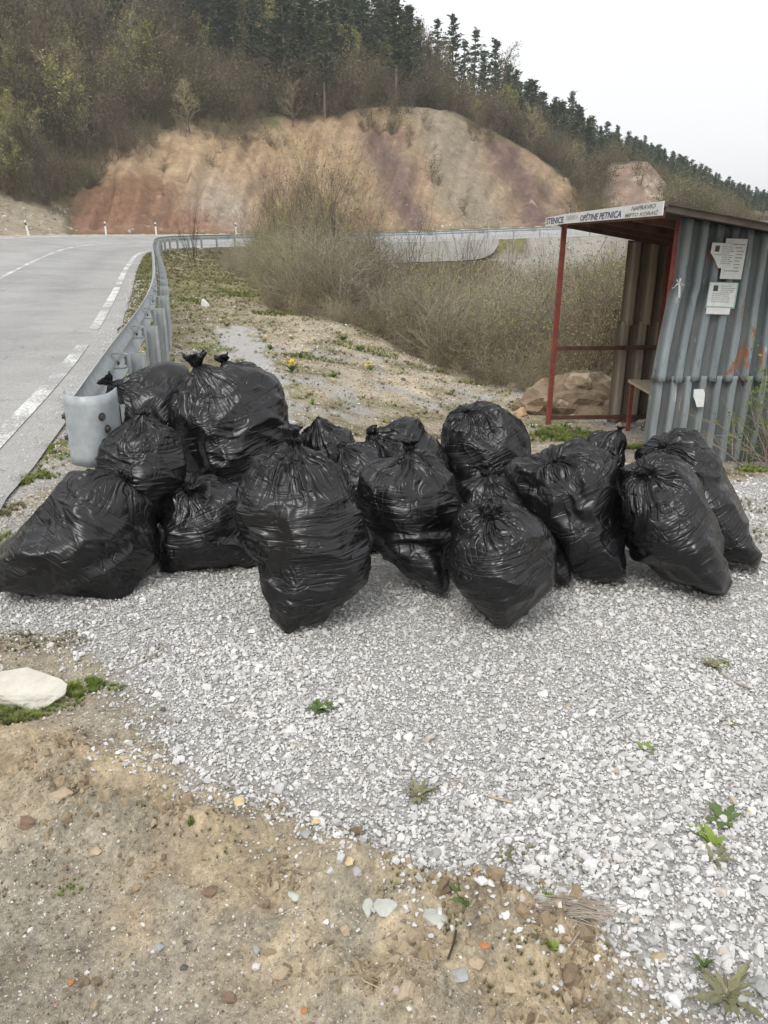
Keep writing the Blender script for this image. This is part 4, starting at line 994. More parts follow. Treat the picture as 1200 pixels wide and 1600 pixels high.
# ------------------------------------------------------------------ rocks
def ico(sub):
    bm = bmesh.new(); bmesh.ops.create_icosphere(bm, subdivisions=sub, radius=1); v = np.array([x.co[:] for x in bm.verts]); f = [[x.index for x in q.verts] for q in bm.faces]; bm.free(); return v, f
ICO = {k: ico(k) for k in (1, 2, 3, 4)}
def rock_mesh(name, size, seed, sub, mt, cuts=14, rough=.05, sm=False, flat=.72):
    v, f = ICO[sub]; v = v.copy(); rg = np.random.default_rng(seed)
    for k in range(cuts):
        n_ = rg.normal(size=3); n_ /= np.linalg.norm(n_); dd = rg.uniform(flat - .12, flat + .14)
        s_ = v @ n_; m_ = s_ > dd; v[m_] -= np.outer(s_[m_] - dd, n_)
    if rough: v = v*(1 + rough*fbm(v[:, 0]*2.2 + seed, v[:, 1]*2.2, v[:, 2]*2.2, 4))[:, None]
    v = v*np.array(size)/2*1.18
    me = bpy.data.meshes.new(name); me.from_pydata(v.tolist(), [], f); me.materials.append(mt); smooth(me, sm); me.update(); return me
def rock(px, py, size, mt, label, seed, name='rock', rz=0.0, tilt=(0, 0), sink=.3, sub=3, Y=None, z=None, rough=.20, cuts=18, cat='rock'):
    p = hit(px, py) if Y is None else atY(px, py, Y)
    o = mk(name, rock_mesh(name, size, seed, sub, M_ROCKS[mt], cuts, rough, flat=.64))
    o.location = (p.x, p.y, (p.z if z is None else z) + size[2]*(.5 - sink)); o.rotation_euler = (tilt[0], tilt[1], rz)
    return tag(o, label, cat)
rock(30, 1086, (.30, .20, .11), 'pale', 'large pale flat-topped rock at the left edge with green grass in front', 1, 'boulder', .1, (.25, 0), .2, 4, rough=.14)
rock(97, 1246, (.085, .04, .035), 'tan', 'tan jagged rock lying on the earth below the large pale rock', 2, rz=.2, tilt=(0, .1))
rock(42, 1288, (.05, .035, .035), 'brown', 'dark brown clod-like rock at the left beside the tan jagged rock', 3)
rock(373, 1258, (.035, .04, .022), 'yellow', 'small bright yellow stone on bare earth left of the centre', 4)
rock(493, 1275, (.045, .026, .022), 'white', 'small white stone at the gravel edge just above a round grey one', 5)
rock(478, 1306, (.032, .028, .026), 'grey', 'round grey stone at the gravel edge near the small white one', 6, rough=.05)
rock(493, 1287, (.032, .018, .016), 'yellow', 'cream yellow pebble between the white stone and the round grey stone', 7)
rock(604, 1420, (.060, .055, .05), 'green', 'pale greenish rock half buried in ochre earth, right half of a split pair', 8, sink=.5, rz=.3)
rock(576, 1424, (.030, .055, .05), 'green', 'pale greenish rock half buried in ochre earth, left half of a split pair', 9, sink=.5)
rock(675, 1437, (.072, .045, .03), 'green', 'flat greenish white rock on the earth ridge near the gravel', 10, sink=.4, rz=-.1)
rock(460, 1400, (.042, .022, .014), 'green', 'thin greenish stone sliver in the ochre earth', 11, rz=-.5, sink=.4)
rock(402, 1487, (.020, .026, .022), 'grey', 'small smooth blue grey pebble standing on the ochre earth', 12, rough=.04)
rock(288, 1513, (.018, .018, .014), 'dark', 'small black pebble on the lower left earth', 13, rough=.04)
rock(720, 1525, (.036, .034, .02), 'grey', 'flat grey brown stone below a crack in the earth ridge', 14, sink=.4)
rock(832, 1362, (.052, .045, .028), 'white', 'bright white angular stone in the gravel near the centre right', 15, rz=.6)
rock(845, 1342, (.042, .022, .022), 'white', 'white elongated stone touching the bright angular one', 16, rz=.4)
rock(815, 1402, (.028, .024, .022), 'white', 'small white stone above the dry twig heap', 17)
rock(790, 1433, (.020, .020, .018), 'white', 'white pebble left of the dry twig heap', 18)
rock(680, 1338, (.036, .040, .032), 'grey', 'large light grey stone at the gravel edge beside a rust-coloured chip', 19)
rock(663, 1352, (.010, .030, .012), 'rust', 'rust-coloured stone chip at the gravel edge', 20)
rock(1028, 1498, (.046, .03, .02), 'tan', 'flat tan white stone in the lower right gravel', 21, sink=.4)
rock(876, 1455, (.020, .02, .02), 'white', 'white pebble right below the dry twig heap', 22)
rock(1190, 1545, (.05, .05, .04), 'grey', 'grey rock at the right edge in the lower right gravel', 23)
rock(758, 1478, (.030, .016, .012), 'rust', 'orange brown stone on the earth ridge near the crack', 24, sink=.4)
rock(477, 1580, (.014, .014, .012), 'rust', 'tiny orange pebble at the bottom of the ochre earth', 25)
rock(112, 1536, (.016, .013, .011), 'rust', 'tiny pinkish pebble in the lower left earth', 26)
rock(255, 1110, (.024, .018, .016), 'dark', 'dark grey pebble at the gravel edge right of the grass', 27)
rock(375, 1112, (.026, .016, .012), 'rust', 'orange brown pebble lying in the light gravel', 28)
rock(1172, 1272, (.018, .030, .018), 'yellow', 'cream coloured stone at the right edge of the gravel', 29)
rock(1110, 1325, (.05, .022, .022), 'white', 'white oblong stone between the green weeds at the right', 30)
rock(320, 480, (.22, .16, .26), 'white', 'upright white boulder on the verge right of the guardrail', 31, 'boulder', sink=.35)
rock(322, 437, (.30, .20, .16), 'brown', 'dark brown rock on the grassy verge near the bushes', 32)
rock(672, 556, (.28, .16, .08), 'pale', 'pale flat rock at the rim of the platform before the bushes', 33)
rock(834, 578, (.26, .2, .14), 'orange', 'ochre boulder left of the shelter post behind the stony ground', 34)
rock(843, 645, (.30, .20, .17), 'orange', 'ochre layered boulder at the foot of the shelter front post', 35, 'boulder', sub=4, tilt=(0, -.2))
rock(813, 650, (.18, .15, .14), 'orange', 'small ochre boulder left of the layered one at the shelter post', 36)
rock(891, 660, (.14, .12, .13), 'white', 'white rounded boulder in front of the shelter opening', 37, rough=.06)
rock(836, 667, (.16, .09, .06), 'pale', 'pale low stone in the grass before the shelter post', 38)
rock(1000, 662, (.16, .12, .10), 'pale', 'pale stone inside the shelter below the bench', 39)
rock(968, 668, (.12, .10, .09), 'tan', 'tan stone inside the shelter left of the bench', 40)
rock(1020, 671, (.10, .08, .06), 'pale', 'small pale stone inside the shelter beside the corrugated wall', 41)
rock(630, 594, (.08, .07, .06), 'dark', 'small black stone on the sandy platform behind the bags', 42)
rock(800, 605, (.2, .12, .09), 'tan', 'tan stone on the sandy platform in front of the bushes', 43)
rock(355, 1245, (.02, .015, .012), 'white', 'small white pebble on the brown earth left of the yellow stone', 44)
EXTRA = [(150, 1330, .030, 'tan', 'angular tan stone on the brown earth near the jagged rock'), (330, 1395, .034, 'brown', 'dark crumbly earth lump on the ochre ridge at the left'), (540, 1455, .026, 'tan', 'tan lump of earth just below the split rock pair'),
 (440, 1520, .040, 'tan', 'broad lump of ochre earth near the bottom centre'), (360, 1560, .030, 'brown', 'brown earth lump at the bottom left of the ridge'), (250, 1480, .022, 'grey', 'small grey stone sunk in the lower left earth'),
 (640, 1545, .045, 'tan', 'pale ochre slab of earth at the bottom centre'), (745, 1505, .036, 'tan', 'cracked ochre earth block beside the flat grey brown stone'), (800, 1545, .030, 'tan', 'tan earth block at the lower end of the ridge'),
 (560, 1365, .018, 'white', 'tiny white pebble above the split rock pair'), (510, 1440, .014, 'white', 'tiny cream pebble on the ochre earth left of the split pair'), (545, 1345, .022, 'yellow', 'yellowish earth lump at the gravel edge above the split pair')]
for i, (a_, b_, w_, m_, l_) in enumerate(EXTRA): rock(a_, b_, (w_*1.25, w_, w_*.7), m_, l_, 80+i, rz=i*.7, sink=.45, rough=.35)
# earth mound with boulders beside the shelter
mp = Vector((2.35, 9.35, g1(2.35, 9.35)))
v, f = ICO[4]; v = v.copy(); hN = fbm(v[:, 0]*2 + 4, v[:, 1]*2, v[:, 2]*2, 5)
hN2 = np.abs(fbm(v[:, 0]*4 + 9, v[:, 1]*4, v[:, 2]*4, 4)); v = v*(1 + .40*hN - .45*hN2 + .1)[:, None]*np.array([.66, .5, .44])
me = bpy.data.meshes.new('earth_mound'); me.from_pydata(v.tolist(), [], f); me.materials.append(simple('mound_soil', (.20, .145, .095), (.38, .30, .21), 7, .95, .9, .03)); smooth(me, False); me.update()
o = mk('earth_mound', me); o.location = (mp.x, mp.y, mp.z - .02); tag(o, 'heap of brown earth and rock behind the open side of the shelter', 'earth mound')
rock(955, 622, (.46, .3, .30), 'brown', 'brown boulder lying against the corrugated panel on the earth heap', 50, 'boulder', Y=9.1, z=g1(2.8, 9.1) + .10, sub=4)
rock(905, 615, (.34, .3, .22), 'tan', 'tan boulder on the top of the earth heap', 51, 'boulder', Y=9.15, z=mp.z + .32, sub=4, rough=.2)
rock(880, 640, (.30, .2, .12), 'tan', 'tan rock slab low on the earth heap', 52, 'boulder', Y=8.95, z=mp.z + .12, sub=4, tilt=(0, .3))

# ------------------------------------------------------------------ scattered stuff (stones, clods, tufts)
def gn_scatter(name, pts, rot, scl, idx, variants, kind='stuff'):
    col = bpy.data.collections.new(name + '_pieces')
    for i, me in enumerate(variants):
        o = bpy.data.objects.new(f'{name}_piece_{i:02d}', me); col.objects.link(o)
    me = bpy.data.meshes.new(name); me.vertices.add(len(pts)); me.vertices.foreach_set('co', np.asarray(pts, np.float32).ravel())
    vattr(me, 'rot', rot); vattr(me, 'scl', scl); vattr(me, 'idx', idx, 'INT'); me.update()
    ob = mk(name, me); ng = bpy.data.node_groups.new(name, 'GeometryNodeTree')
    ng.interface.new_socket('Geometry', in_out='INPUT', socket_type='NodeSocketGeometry'); ng.interface.new_socket('Geometry', in_out='OUTPUT', socket_type='NodeSocketGeometry')
    N = ng.nodes; gi = N.new('NodeGroupInput'); go = N.new('NodeGroupOutput'); ip = N.new('GeometryNodeInstanceOnPoints'); ci = N.new('GeometryNodeCollectionInfo')
    ci.inputs['Collection'].default_value = col; ci.inputs['Separate Children'].default_value = True; ci.inputs['Reset Children'].default_value = True
    ip.inputs['Pick Instance'].default_value = True
    def na(nm, t):
        q_ = N.new('GeometryNodeInputNamedAttribute'); q_.data_type = t; q_.inputs['Name'].default_value = nm; return q_.outputs['Attribute']
    Lk = ng.links.new; Lk(gi.outputs[0], ip.inputs['Points']); Lk(ci.outputs[0], ip.inputs['Instance']); Lk(na('idx', 'INT'), ip.inputs['Instance Index'])
    Lk(na('rot', 'FLOAT_VECTOR'), ip.inputs['Rotation']); Lk(na('scl', 'FLOAT_VECTOR'), ip.inputs['Scale']); Lk(ip.outputs[0], go.inputs[0])
    ob.modifiers.new('scatter', 'NODES').node_group = ng; ob['kind'] = kind; return ob
def hull_stone(name, seed, mt, n=13, squash=(1, .8, .62)):
    rg = np.random.default_rng(seed); bm = bmesh.new()
    for _ in range(n):
        v = rg.normal(size=3); v /= np.linalg.norm(v); v *= rg.uniform(.8, 1.05); bm.verts.new(v*np.array(squash)*.5)
    r_ = bmesh.ops.convex_hull(bm, input=bm.verts); bmesh.ops.delete(bm, geom=[x for x in r_['geom_interior'] if isinstance(x, bmesh.types.BMVert)], context='VERTS')
    me = bpy.data.meshes.new(name); bm.to_mesh(me); bm.free(); me.materials.append(mt); return me
def scatter_area(N, x0, x1, y0, y1, rg): return rg.uniform(x0, x1, N), rg.uniform(y0, y1, N)
rg = np.random.default_rng(21)
# gravel: density falls with distance, size grows a little
xs, ys, dd = [], [], []
for (N, y0, y1, hw0, hw1) in [(175000, .75, 3.2, 2.0, 3.0), (46000, 3.2, 5.0, 3.1, 3.9), (26000, 5.0, 9.5, 3.5, 5.0)]:
    t = rg.random(N); y = y0 + (y1-y0)*t; hw = hw0 + (hw1-hw0)*t; x = (rg.random(N)*2 - 1)*hw; xs.append(x); ys.append(y)
x = np.concatenate(xs); y = np.concatenate(ys); gm = gravel_mask(x, y, .22); keep = rg.random(len(x)) < gm**1.3; x, y = x[keep], y[keep]
patch = sstep(-.2, .5, fbm(x*1.3, y*1.3, 77.0, 2))
sz = np.exp(rg.normal(-4.66, .44, len(x)))*(.88 + .35*patch)*(1 + .10*np.clip(y-3, 0, 3)); sz = np.clip(sz, .006, .034); bigm = rg.random(len(x)) < .009*(1 + 2.5*sstep(.2, .9, x)*sstep(2.2, 1.4, y)); sz = np.where(bigm, rg.uniform(.024, .042, len(x)), sz)
lift = rg.random(len(x))*.007
z = ground(x, y) + sz*.10 + lift*.6
gn_scatter('gravel', np.stack([x, y, z], -1), rg.uniform(-.5, .5, (len(x), 3)) + np.stack([x*0, x*0, rg.uniform(0, 6.28, len(x))], -1), np.repeat(sz[:, None], 3, 1)*rg.uniform(.85, 1.25, (len(x), 3)),
           rg.integers(0, 10, len(x)), [hull_stone('gravel_stone', 100+i, M_GRAVEL, 12 + i % 4) for i in range(10)])
# grit and pebbles on the bare earth and the platform
x1_, y1_ = (rg.random(70000)*2-1)*2.2, .7 + 3.6*rg.random(70000)**1.3; k_ = np.abs(x1_) < 1.0 + .5*y1_; x1_, y1_ = x1_[k_], y1_[k_]
x2_, y2_ = -4.5 + 8.5*rg.random(60000), 4.0 + 14*rg.random(60000)**1.5
x = np.concatenate([x1_, x2_]); y = np.concatenate([y1_, y2_]); gm = gravel_mask(x, y); u, _, _ = road_uv(x, y)
keep = (gm < .5) & (u < -.05) & ((y - np.interp(x, ED[:, 0], ED[:, 1])) < .8); x, y = x[keep], y[keep]
och = np.exp(-(dpoly(RIDGE, x, y)/.17)**2); keep = rg.random(len(x)) > och*.75; x, y = x[keep], y[keep]
sz = np.exp(rg.normal(-5.1, .45, len(x)))*(1 + .22*np.clip(y-2, 0, 9)); sz = np.clip(sz, .003, .07); z = ground(x, y) + sz*.12
xf, yf = (rg.random(120000)*2-1)*2.0, .7 + 2.9*rg.random(120000)**1.2; kf = (np.abs(xf) < .9 + .5*yf) & (gravel_mask(xf, yf) < .75); xf, yf = xf[kf], yf[kf]
of = np.exp(-(dpoly(RIDGE, xf, yf)/.15)**2)*.7; nf = sstep(-.35, .35, fbm(xf*3, yf*3, 14.0, 3)); kf = rg.random(len(xf)) > of + .35*nf; xf, yf = xf[kf], yf[kf]
zf = np.clip(np.exp(rg.normal(-5.65, .35, len(xf))), .002, .010); x = np.concatenate([x, xf]); y = np.concatenate([y, yf]); sz = np.concatenate([sz, zf]); z = np.concatenate([z, ground(xf, yf) + zf*.15])
gn_scatter('grit', np.stack([x, y, z], -1), rg.uniform(0, 6.28, (len(x), 3))*np.array([.1, .1, 1]), np.repeat(sz[:, None], 3, 1)*rg.uniform(.8, 1.3, (len(x), 3)),
           rg.integers(0, 8, len(x)), [hull_stone('grit_stone', 200+i, M_GRIT, 11) for i in range(8)])
N = 12000; ss = rg.uniform(S_NEAR - 1.5, S_NEAR + 22, N); uu = -.28 + rg.normal(0, .16, N) - .12; x = np.interp(ss, RS, RL[:, 0]) + uu*np.interp(ss, RS, NL[:, 0]); y = np.interp(ss, RS, RL[:, 1]) + uu*np.interp(ss, RS, NL[:, 1]); zr_ = np.interp(ss, RS, RL[:, 2])
sz = np.clip(np.exp(rg.normal(-4.7, .45, N)), .004, .03)*(1 + .04*np.clip(y, 0, 20)); z = np.where(uu > -.26, zr_ + .002, ground(x, y)) + sz*.1; k = uu < .03
gn_scatter('road_edge_gravel', np.stack([x, y, z], -1)[k], rg.uniform(0, 6.28, (N, 3))[k], np.repeat(sz[:, None], 3, 1)[k], rg.integers(0, 5, N)[k], [hull_stone('edge_stone', 700+i, M_GRAVEL, 11) for i in range(5)])
# loose clods on the ridge
x = (rg.random(90000)*2-1)*1.6; y = .75 + 2.2*rg.random(90000); d1 = dpoly(RIDGE, x, y); d2 = dpoly(RIDGE2, x, y)
w = np.clip(np.exp(-(d1/.16)**2) + np.exp(-(d2/.16)**2), 0, 1)*sstep(-.05, .35, fbm(x*4, y*4, 6.0, 2))*(1-gravel_mask(x, y))
keep = rg.random(len(x)) < w*.8; x, y = x[keep], y[keep]; sz = np.clip(np.exp(rg.normal(-4.8, .68, len(x))), .003, .050); z = ground(x, y) + sz*.03
gn_scatter('earth_clods', np.stack([x, y, z], -1), rg.uniform(0, 6.28, (len(x), 3)), np.repeat(sz[:, None], 3, 1)*rg.uniform(.8, 1.3, (len(x), 3)),
           rg.integers(0, 6, len(x)), [rock_mesh('earth_clod', (1, .85, .65), 300+i, 2, M_CLOD, 12, .8, False, .6) for i in range(6)])
# scree at the left far road bank and the right
x, y = -40 + 62*rg.random(9000), 20 + 62*rg.random(9000); u, _, _ = road_uv(x, y); z0 = ground(x, y); px_, py_ = proj(x, y, z0)
d = u - 8.3
keep = ((d > .3) & (d < 7 + 3*perlin(x*.2, y*.2)) & (px_ < 115) & (px_ > -160)) | ((u < -2) & (x > 7.8) & (x < 16) & (y > 44) & (y < 60)) | ((d > 0) & (d < 1.0) & (rg.random(len(x)) < .4)) | ((d > 20.5) & (d < 23.5) & (px_ > 410) & (px_ < 560))
x, y, z0 = x[keep], y[keep], z0[keep]; sz = np.clip(np.exp(rg.normal(-1.5, .45, len(x))), .08, .55)
gn_scatter('scree', np.stack([x, y, z0], -1), rg.uniform(0, 6.28, (len(x), 3)), np.repeat(sz[:, None], 3, 1)*rg.uniform(.8, 1.3, (len(x), 3)), rg.integers(0, 6, len(x)), [hull_stone('scree_stone', 400+i, M_SCREE, 12) for i in range(6)])

def tuft(name, seed, mt, n=30, h=1.0, spread=.55, w=.022, droop=.5):
    rg = np.random.default_rng(seed); m = MB()
    for _ in range(n):
        a = rg.uniform(0, 6.28); l = h*rg.uniform(.5, 1.0); r0 = rg.uniform(0, .25)*spread; b = Vector((r0*math.cos(a), r0*math.sin(a), -.05)); o = Vector((math.cos(a), math.sin(a), 0))
        t = Vector((-o.y, o.x, 0))*w; lean = rg.uniform(.15, 1)*spread
        p1 = b + o*lean*.45*l + Vector((0, 0, l*.6)); p2 = b + o*lean*(1+droop)*l + Vector((0, 0, l*(1 - droop*.35*rg.random())))
        m.quad(b - t, b + t, p1 + t*.8, p1 - t*.8); m.tri(p1 - t*.8, p1 + t*.8, p2)
    return m.mesh(name, mt)
def tufts(name, spots, mats, rgs, hscale=.05, label=None):
    """spots: list of (x, y, radius, n, height)"""
    X, Y, H = [], [], []
    for (cx, cy, r, n_, h) in spots:
        a = rgs.uniform(0, 6.28, n_); q_ = r*np.sqrt(rgs.random(n_)); X.append(cx + q_*np.cos(a)); Y.append(cy + q_*np.sin(a)*.8); H.append(h*rgs.uniform(.6, 1.2, n_))
    x = np.concatenate(X); y = np.concatenate(Y); h = np.concatenate(H); u, _, _ = road_uv(x, y); k = (u < -.25) | (u > 7.3); x, y, h = x[k], y[k], h[k]
    var = [tuft(name + '_tuft', 500 + i*7 + len(name), mats[i % len(mats)], 30) for i in range(2*len(mats))]
    return gn_scatter(name, np.stack([x, y, ground(x, y)], -1), np.stack([x*0, x*0, rgs.uniform(0, 6.28, len(x))], -1), np.stack([h*1.1, h*1.1, h], -1), rgs.integers(0, len(var), len(x)), var)
def spots(lst): return [(*hit(a, b)[:2], r, n_, h) for a, b, r, n_, h in lst]
rgg = np.random.default_rng(5)
tufts('green_grass', spots([(10, 1122, .08, 90, .034), (45, 1118, .06, 36, .022), (-40, 1115, .12, 80, .034), (45, 750, .12, 120, .035), (25, 755, .1, 80, .035), (75, 745, .08, 50, .03), (880, 680, .30, 120, .09), (905, 690, .25, 70, .08), (850, 685, .28, 60, .06),
      (1180, 735, .15, 90, .04), (5, 850, .12, 120, .035), (760, 690, .1, 30, .05), (300, 1284, .012, 6, .02), (985, 700, .2, 120, .06), (395, 462, .9, 260, .10), (345, 440, .8, 200, .10), (430, 490, .5, 120, .08), (590, 552, .35, 90, .06), (540, 540, .3, 60, .06), (480, 560, .35, 70, .06), (660, 575, .3, 50, .05), (740, 600, .25, 50, .05), (620, 690, .15, 30, .04), (300, 470, .3, 50, .07)]), [M_GRASS, M_GRASSO, M_GRASSY], rgg)
tufts('yellowish_grass', spots([(125, 1078, .07, 80, .026), (150, 1072, .03, 24, .032), (100, 1098, .07, 44, .018), (60, 1112, .07, 40, .02), (180, 1075, .03, 20, .02), (855, 1407, .018, 26, .018), (860, 1480, .015, 14, .015), (85, 700, .09, 60, .035), (110, 1390, .03, 14, .015), (1130, 1040, .03, 24, .02)]), [M_GRASSY, M_GRASS], rgg)
tufts('olive_grass', spots([(20, 1003, .12, 120, .02), (110, 1000, .08, 60, .016), (230, 1020, .08, 30, .014), (130, 985, .08, 40, .014), (1110, 1040, .025, 20, .025), (130, 765, .12, 60, .03), (10, 800, .12, 90, .03), (330, 1280, .10, 40, .012), (250, 1270, .12, 40, .012), (560, 1305, .10, 40, .012),
      (820, 1340, .05, 30, .014), (900, 1350, .05, 24, .014), (1180, 835, .2, 60, .03), (1190, 790, .2, 60, .03), (60, 1400, .2, 60, .01), (640, 1380, .08, 50, .014), (720, 1395, .07, 40, .014), (900, 1480, .09, 60, .014), (830, 1510, .10, 60, .014)]), [M_GRASSO, M_GRASSD], rgg)
# grass over the platform, the verge and the gully rim
N = 24000; x = -13 + 19*rgg.random(N); y = 4.6 + 45*rgg.random(N)**1.6; u, _, _ = road_uv(x, y); e = (y - np.interp(x, ED[:, 0], ED[:, 1]))*.6
dens = np.where((u < -.3) & (u > -2.6), .9, 0)*sstep(4.5, 7, y) + np.where((u < -2.6) & (e < 1.5), .95*sstep(-.12, .12, fbm(x*1.7, y*1.7, 31.0, 4)), 0) + np.where((e > -.7) & (e < 2), .25, 0)*(x < -1.2) + .5*(y > 18)*(u < -.4)*(e < 2)
dens = np.where((u > -.86-.15) & (u < -.25), np.maximum(dens, .8), dens)
k = (rgg.random(N) < dens*(gravel_mask(x, y) < .4)) & (u < -.3); x, y = x[k], y[k]; h = .035*rgg.uniform(.5, 1.4, len(x))*(1 + .07*np.clip(y-5, 0, 40))
var = [tuft('verge_tuft', 600+i, mm, 22, spread=.7) for i, mm in enumerate((M_GRASSO, M_GRASSD, M_GRASSO, M_GRASSD, M_GRASSD, M_GRASSO))]
gn_scatter('verge_grass', np.stack([x, y, ground(x, y)], -1), np.stack([x*0, x*0, rgg.uniform(0, 6.28, len(x))], -1), np.stack([h*1.8, h*1.8, h], -1), rgg.integers(0, 6, len(x)), var)
# strip of grass between rail and road
ss = rgg.uniform(S_NEAR + 1.5, S_NEAR + 42, 2600); uu = -rgg.uniform(.32, .95, 2600); x = np.interp(ss, RS, RL[:, 0]) + uu*np.interp(ss, RS, NL[:, 0]); y = np.interp(ss, RS, RL[:, 1]) + uu*np.interp(ss, RS, NL[:, 1])
k = fbm(x*1.2, y*1.2, 3.0, 3) > -.12; x, y = x[k], y[k]; h = .04*rgg.uniform(.5, 1.3, len(x))*(1 + .05*np.clip(y-5, 0, 40))
var = [tuft('roadside_tuft', 650+i, mm, 26, spread=.6) for i, mm in enumerate((M_GRASSO, M_GRASS, M_GRASSO, M_GRASSD, M_GRASS, M_GRASSY))]
gn_scatter('roadside_grass', np.stack([x, y, ground(x, y)], -1), np.stack([x*0, x*0, rgg.uniform(0, 6.28, len(x))], -1), np.stack([h*1.6, h*1.6, h], -1), rgg.integers(0, 6, len(x)), var)

# ------------------------------------------------------------------ small weeds, flowers and sticks
def leaf_mesh(name, mt, l=1.0, w=.16, curl=.25, seed=0, lobes=True):
    m = MB(); n_ = 7; rg = random.Random(seed); L_, R_, Cn = [], [], []
    for i in range(n_):
        t = i/(n_-1); ww = w*math.sin(math.pi*(t**.8)*.96 + .08)*(1 + (.35*(-1)**i if lobes else 0)); z = .30*math.sin(t*1.9)*l*.6 - curl*t*t*l*.4
        L_.append((t*l, ww, z + .03)); R_.append((t*l, -ww, z + .03)); Cn.append((t*l, 0, z))
    for i in range(n_-1): m.quad(Cn[i], Cn[i+1], L_[i+1], L_[i]); m.quad(R_[i], R_[i+1], Cn[i+1], Cn[i])
    return m.mesh(name, mt, True)
LEAF = {'green': [leaf_mesh('leaf', M_LEAF, seed=i, curl=.2+.1*i) for i in range(3)], 'bright': [leaf_mesh('leaf', M_LEAFY, w=.22, lobes=False, curl=.1+.1*i) for i in range(3)], 'grey': [leaf_mesh('leaf', M_LEAFB, w=.10, curl=.3+.1*i) for i in range(3)]}
fm = MB()
for k in range(16):
    a = k*2*math.pi/16; fm.quad((0, 0, .1), (math.cos(a-.2)*.5, math.sin(a-.2)*.5, .22), (math.cos(a)*1.0, math.sin(a)*1.0, .12), (math.cos(a+.2)*.5, math.sin(a+.2)*.5, .22))
    fm.quad((0, 0, .15), (math.cos(a)*.3, math.sin(a)*.3, .38), (math.cos(a+.2)*.6, math.sin(a+.2)*.6, .30), (math.cos(a+.4)*.3, math.sin(a+.4)*.3, .38))
fm = fm.mesh('flower', M_FLOW)
stm = MB(); stm.tube((0, 0, -.1), (0, 0, 1), .02, .015, 4); stm = stm.mesh('stem', M_LEAF)
def weed(px, py, size, kind, label, nl=12, flowers=0, seed=0, up=.25, name='weed', cat='weed', fs=.018):
    p = hit(px, py); r = empty(name, p); rg = random.Random(seed*7 + nl)
    for i in range(nl):
        o = mk('leaf', LEAF[kind][i % 3], r); a = i*2.4 + rg.uniform(-.3, .3); k = size*(1.3 if p.y < 3.5 else 1.0)*rg.uniform(.6, 1.1); o.scale = (k, k, k)
        o.rotation_euler = (rg.uniform(-.3, .3), -up*rg.uniform(.2, 1.8), a)
    for i in range(flowers):
        a = rg.uniform(0, 6.28); q_ = size*rg.uniform(.1, 1.0); h = size*rg.uniform(.6, 1.1)
        s_ = mk('stem', stm, r); s_.location = (q_*math.cos(a), q_*math.sin(a), 0); s_.scale = (.1, .1, h)
        f_ = mk('flower', fm, r); f_.location = (q_*math.cos(a), q_*math.sin(a), h); f_.scale = (fs,)*3; f_.rotation_euler = (rg.uniform(-.4, .5), rg.uniform(-.3, .3), 0)
    return tag(r, label, cat)
weed(503, 1108, .048, 'green', 'dark green rosette weed growing alone in the light gravel below the tallest bag', 16, seed=1)
weed(654, 1243, .050, 'grey', 'greyish spiky rosette weed growing in the gravel at the centre', 16, seed=2)
weed(1112, 1043, .045, 'grey', 'low dry olive weed in the gravel below the right end bags', 14, seed=3)
weed(1140, 1133, .034, 'grey', 'small withered brownish weed at the right of the gravel', 9, seed=4)
weed(1010, 1172, .034, 'bright', 'small flat light green weed in the gravel right of the centre', 6, seed=5)
weed(1115, 1320, .042, 'bright', 'bright green leafy weed sprouting between white stones at the right', 10, seed=6, up=.5)
weed(1092, 1302, .022, 'bright', 'small bright green sprout left of the leafy weed at the right', 7, seed=7, up=.5)
weed(1130, 1285, .05, 'green', 'dark spreading weed behind the bright leafy weed at the right', 8, seed=8)
weed(1115, 1345, .05, 'grey', 'dark low weed in front of the bright leafy weed at the right', 9, seed=18)
weed(1135, 1560, .07, 'grey', 'spreading grey green weed in the lower right corner', 14, seed=9)
weed(1100, 1515, .035, 'green', 'small dark green sprout above the lower right spreading weed', 5, seed=10, up=.6)
weed(788, 1340, .034, 'grey', 'flat olive weed left of the bright white angular stone', 9, seed=11)
weed(727, 1408, .036, 'green', 'flat olive weed at the edge between gravel and earth ridge', 8, seed=12)
weed(855, 1408, .022, 'bright', 'tiny yellow green sprout above the dry twig heap', 8, seed=13, up=.5)
weed(860, 1482, .018, 'bright', 'tiny green sprout below the dry twig heap', 6, seed=14, up=.5)
DG = 'dandelions'
weed(456, 582, .13, 'green', 'largest flowering dandelion clump on the sandy platform beside the gravel strip', 14, 12, 21, .5, 'dandelion', 'dandelion', .030)
weed(579, 578, .10, 'green', 'dandelion clump with several flowers in the middle of the sandy platform', 10, 6, 22, .5, 'dandelion', 'dandelion', .026)
weed(522, 589, .11, 'green', 'leafy dandelion with one low flower between the two flowering clumps', 14, 1, 23, .5, 'dandelion', 'dandelion', .024)
weed(536, 532, .16, 'green', 'faint yellow-topped leafy clump near the far edge of the sand', 14, 3, 24, .5, 'dandelion', 'dandelion', .024)
weed(617, 635, .06, 'green', 'single dandelion flower just behind the bags at the centre', 6, 1, 25, .5, 'dandelion', 'dandelion', .028)
weed(880, 672, .09, 'green', 'dandelion in the green grass in front of the shelter opening', 8, 3, 26, .6, 'dandelion', 'dandelion', .024)
weed(423, 547, .10, 'green', 'small dandelion by the gravel strip behind the largest clump', 8, 2, 27, .5, 'dandelion', 'dandelion', .024)
weed(355, 510, .12, 'green', 'dandelion beside the white boulder near the guardrail', 8, 2, 28, .5, 'dandelion', 'dandelion', .026)
weed(470, 560, .10, 'green', 'small dandelion behind the largest flowering clump', 8, 3, 41, .5, 'dandelion', 'dandelion', .024)
weed(560, 548, .10, 'green', 'leafy plant with one yellow flower in the grass band of the platform', 9, 1, 42, .5, 'dandelion', 'dandelion', .024)
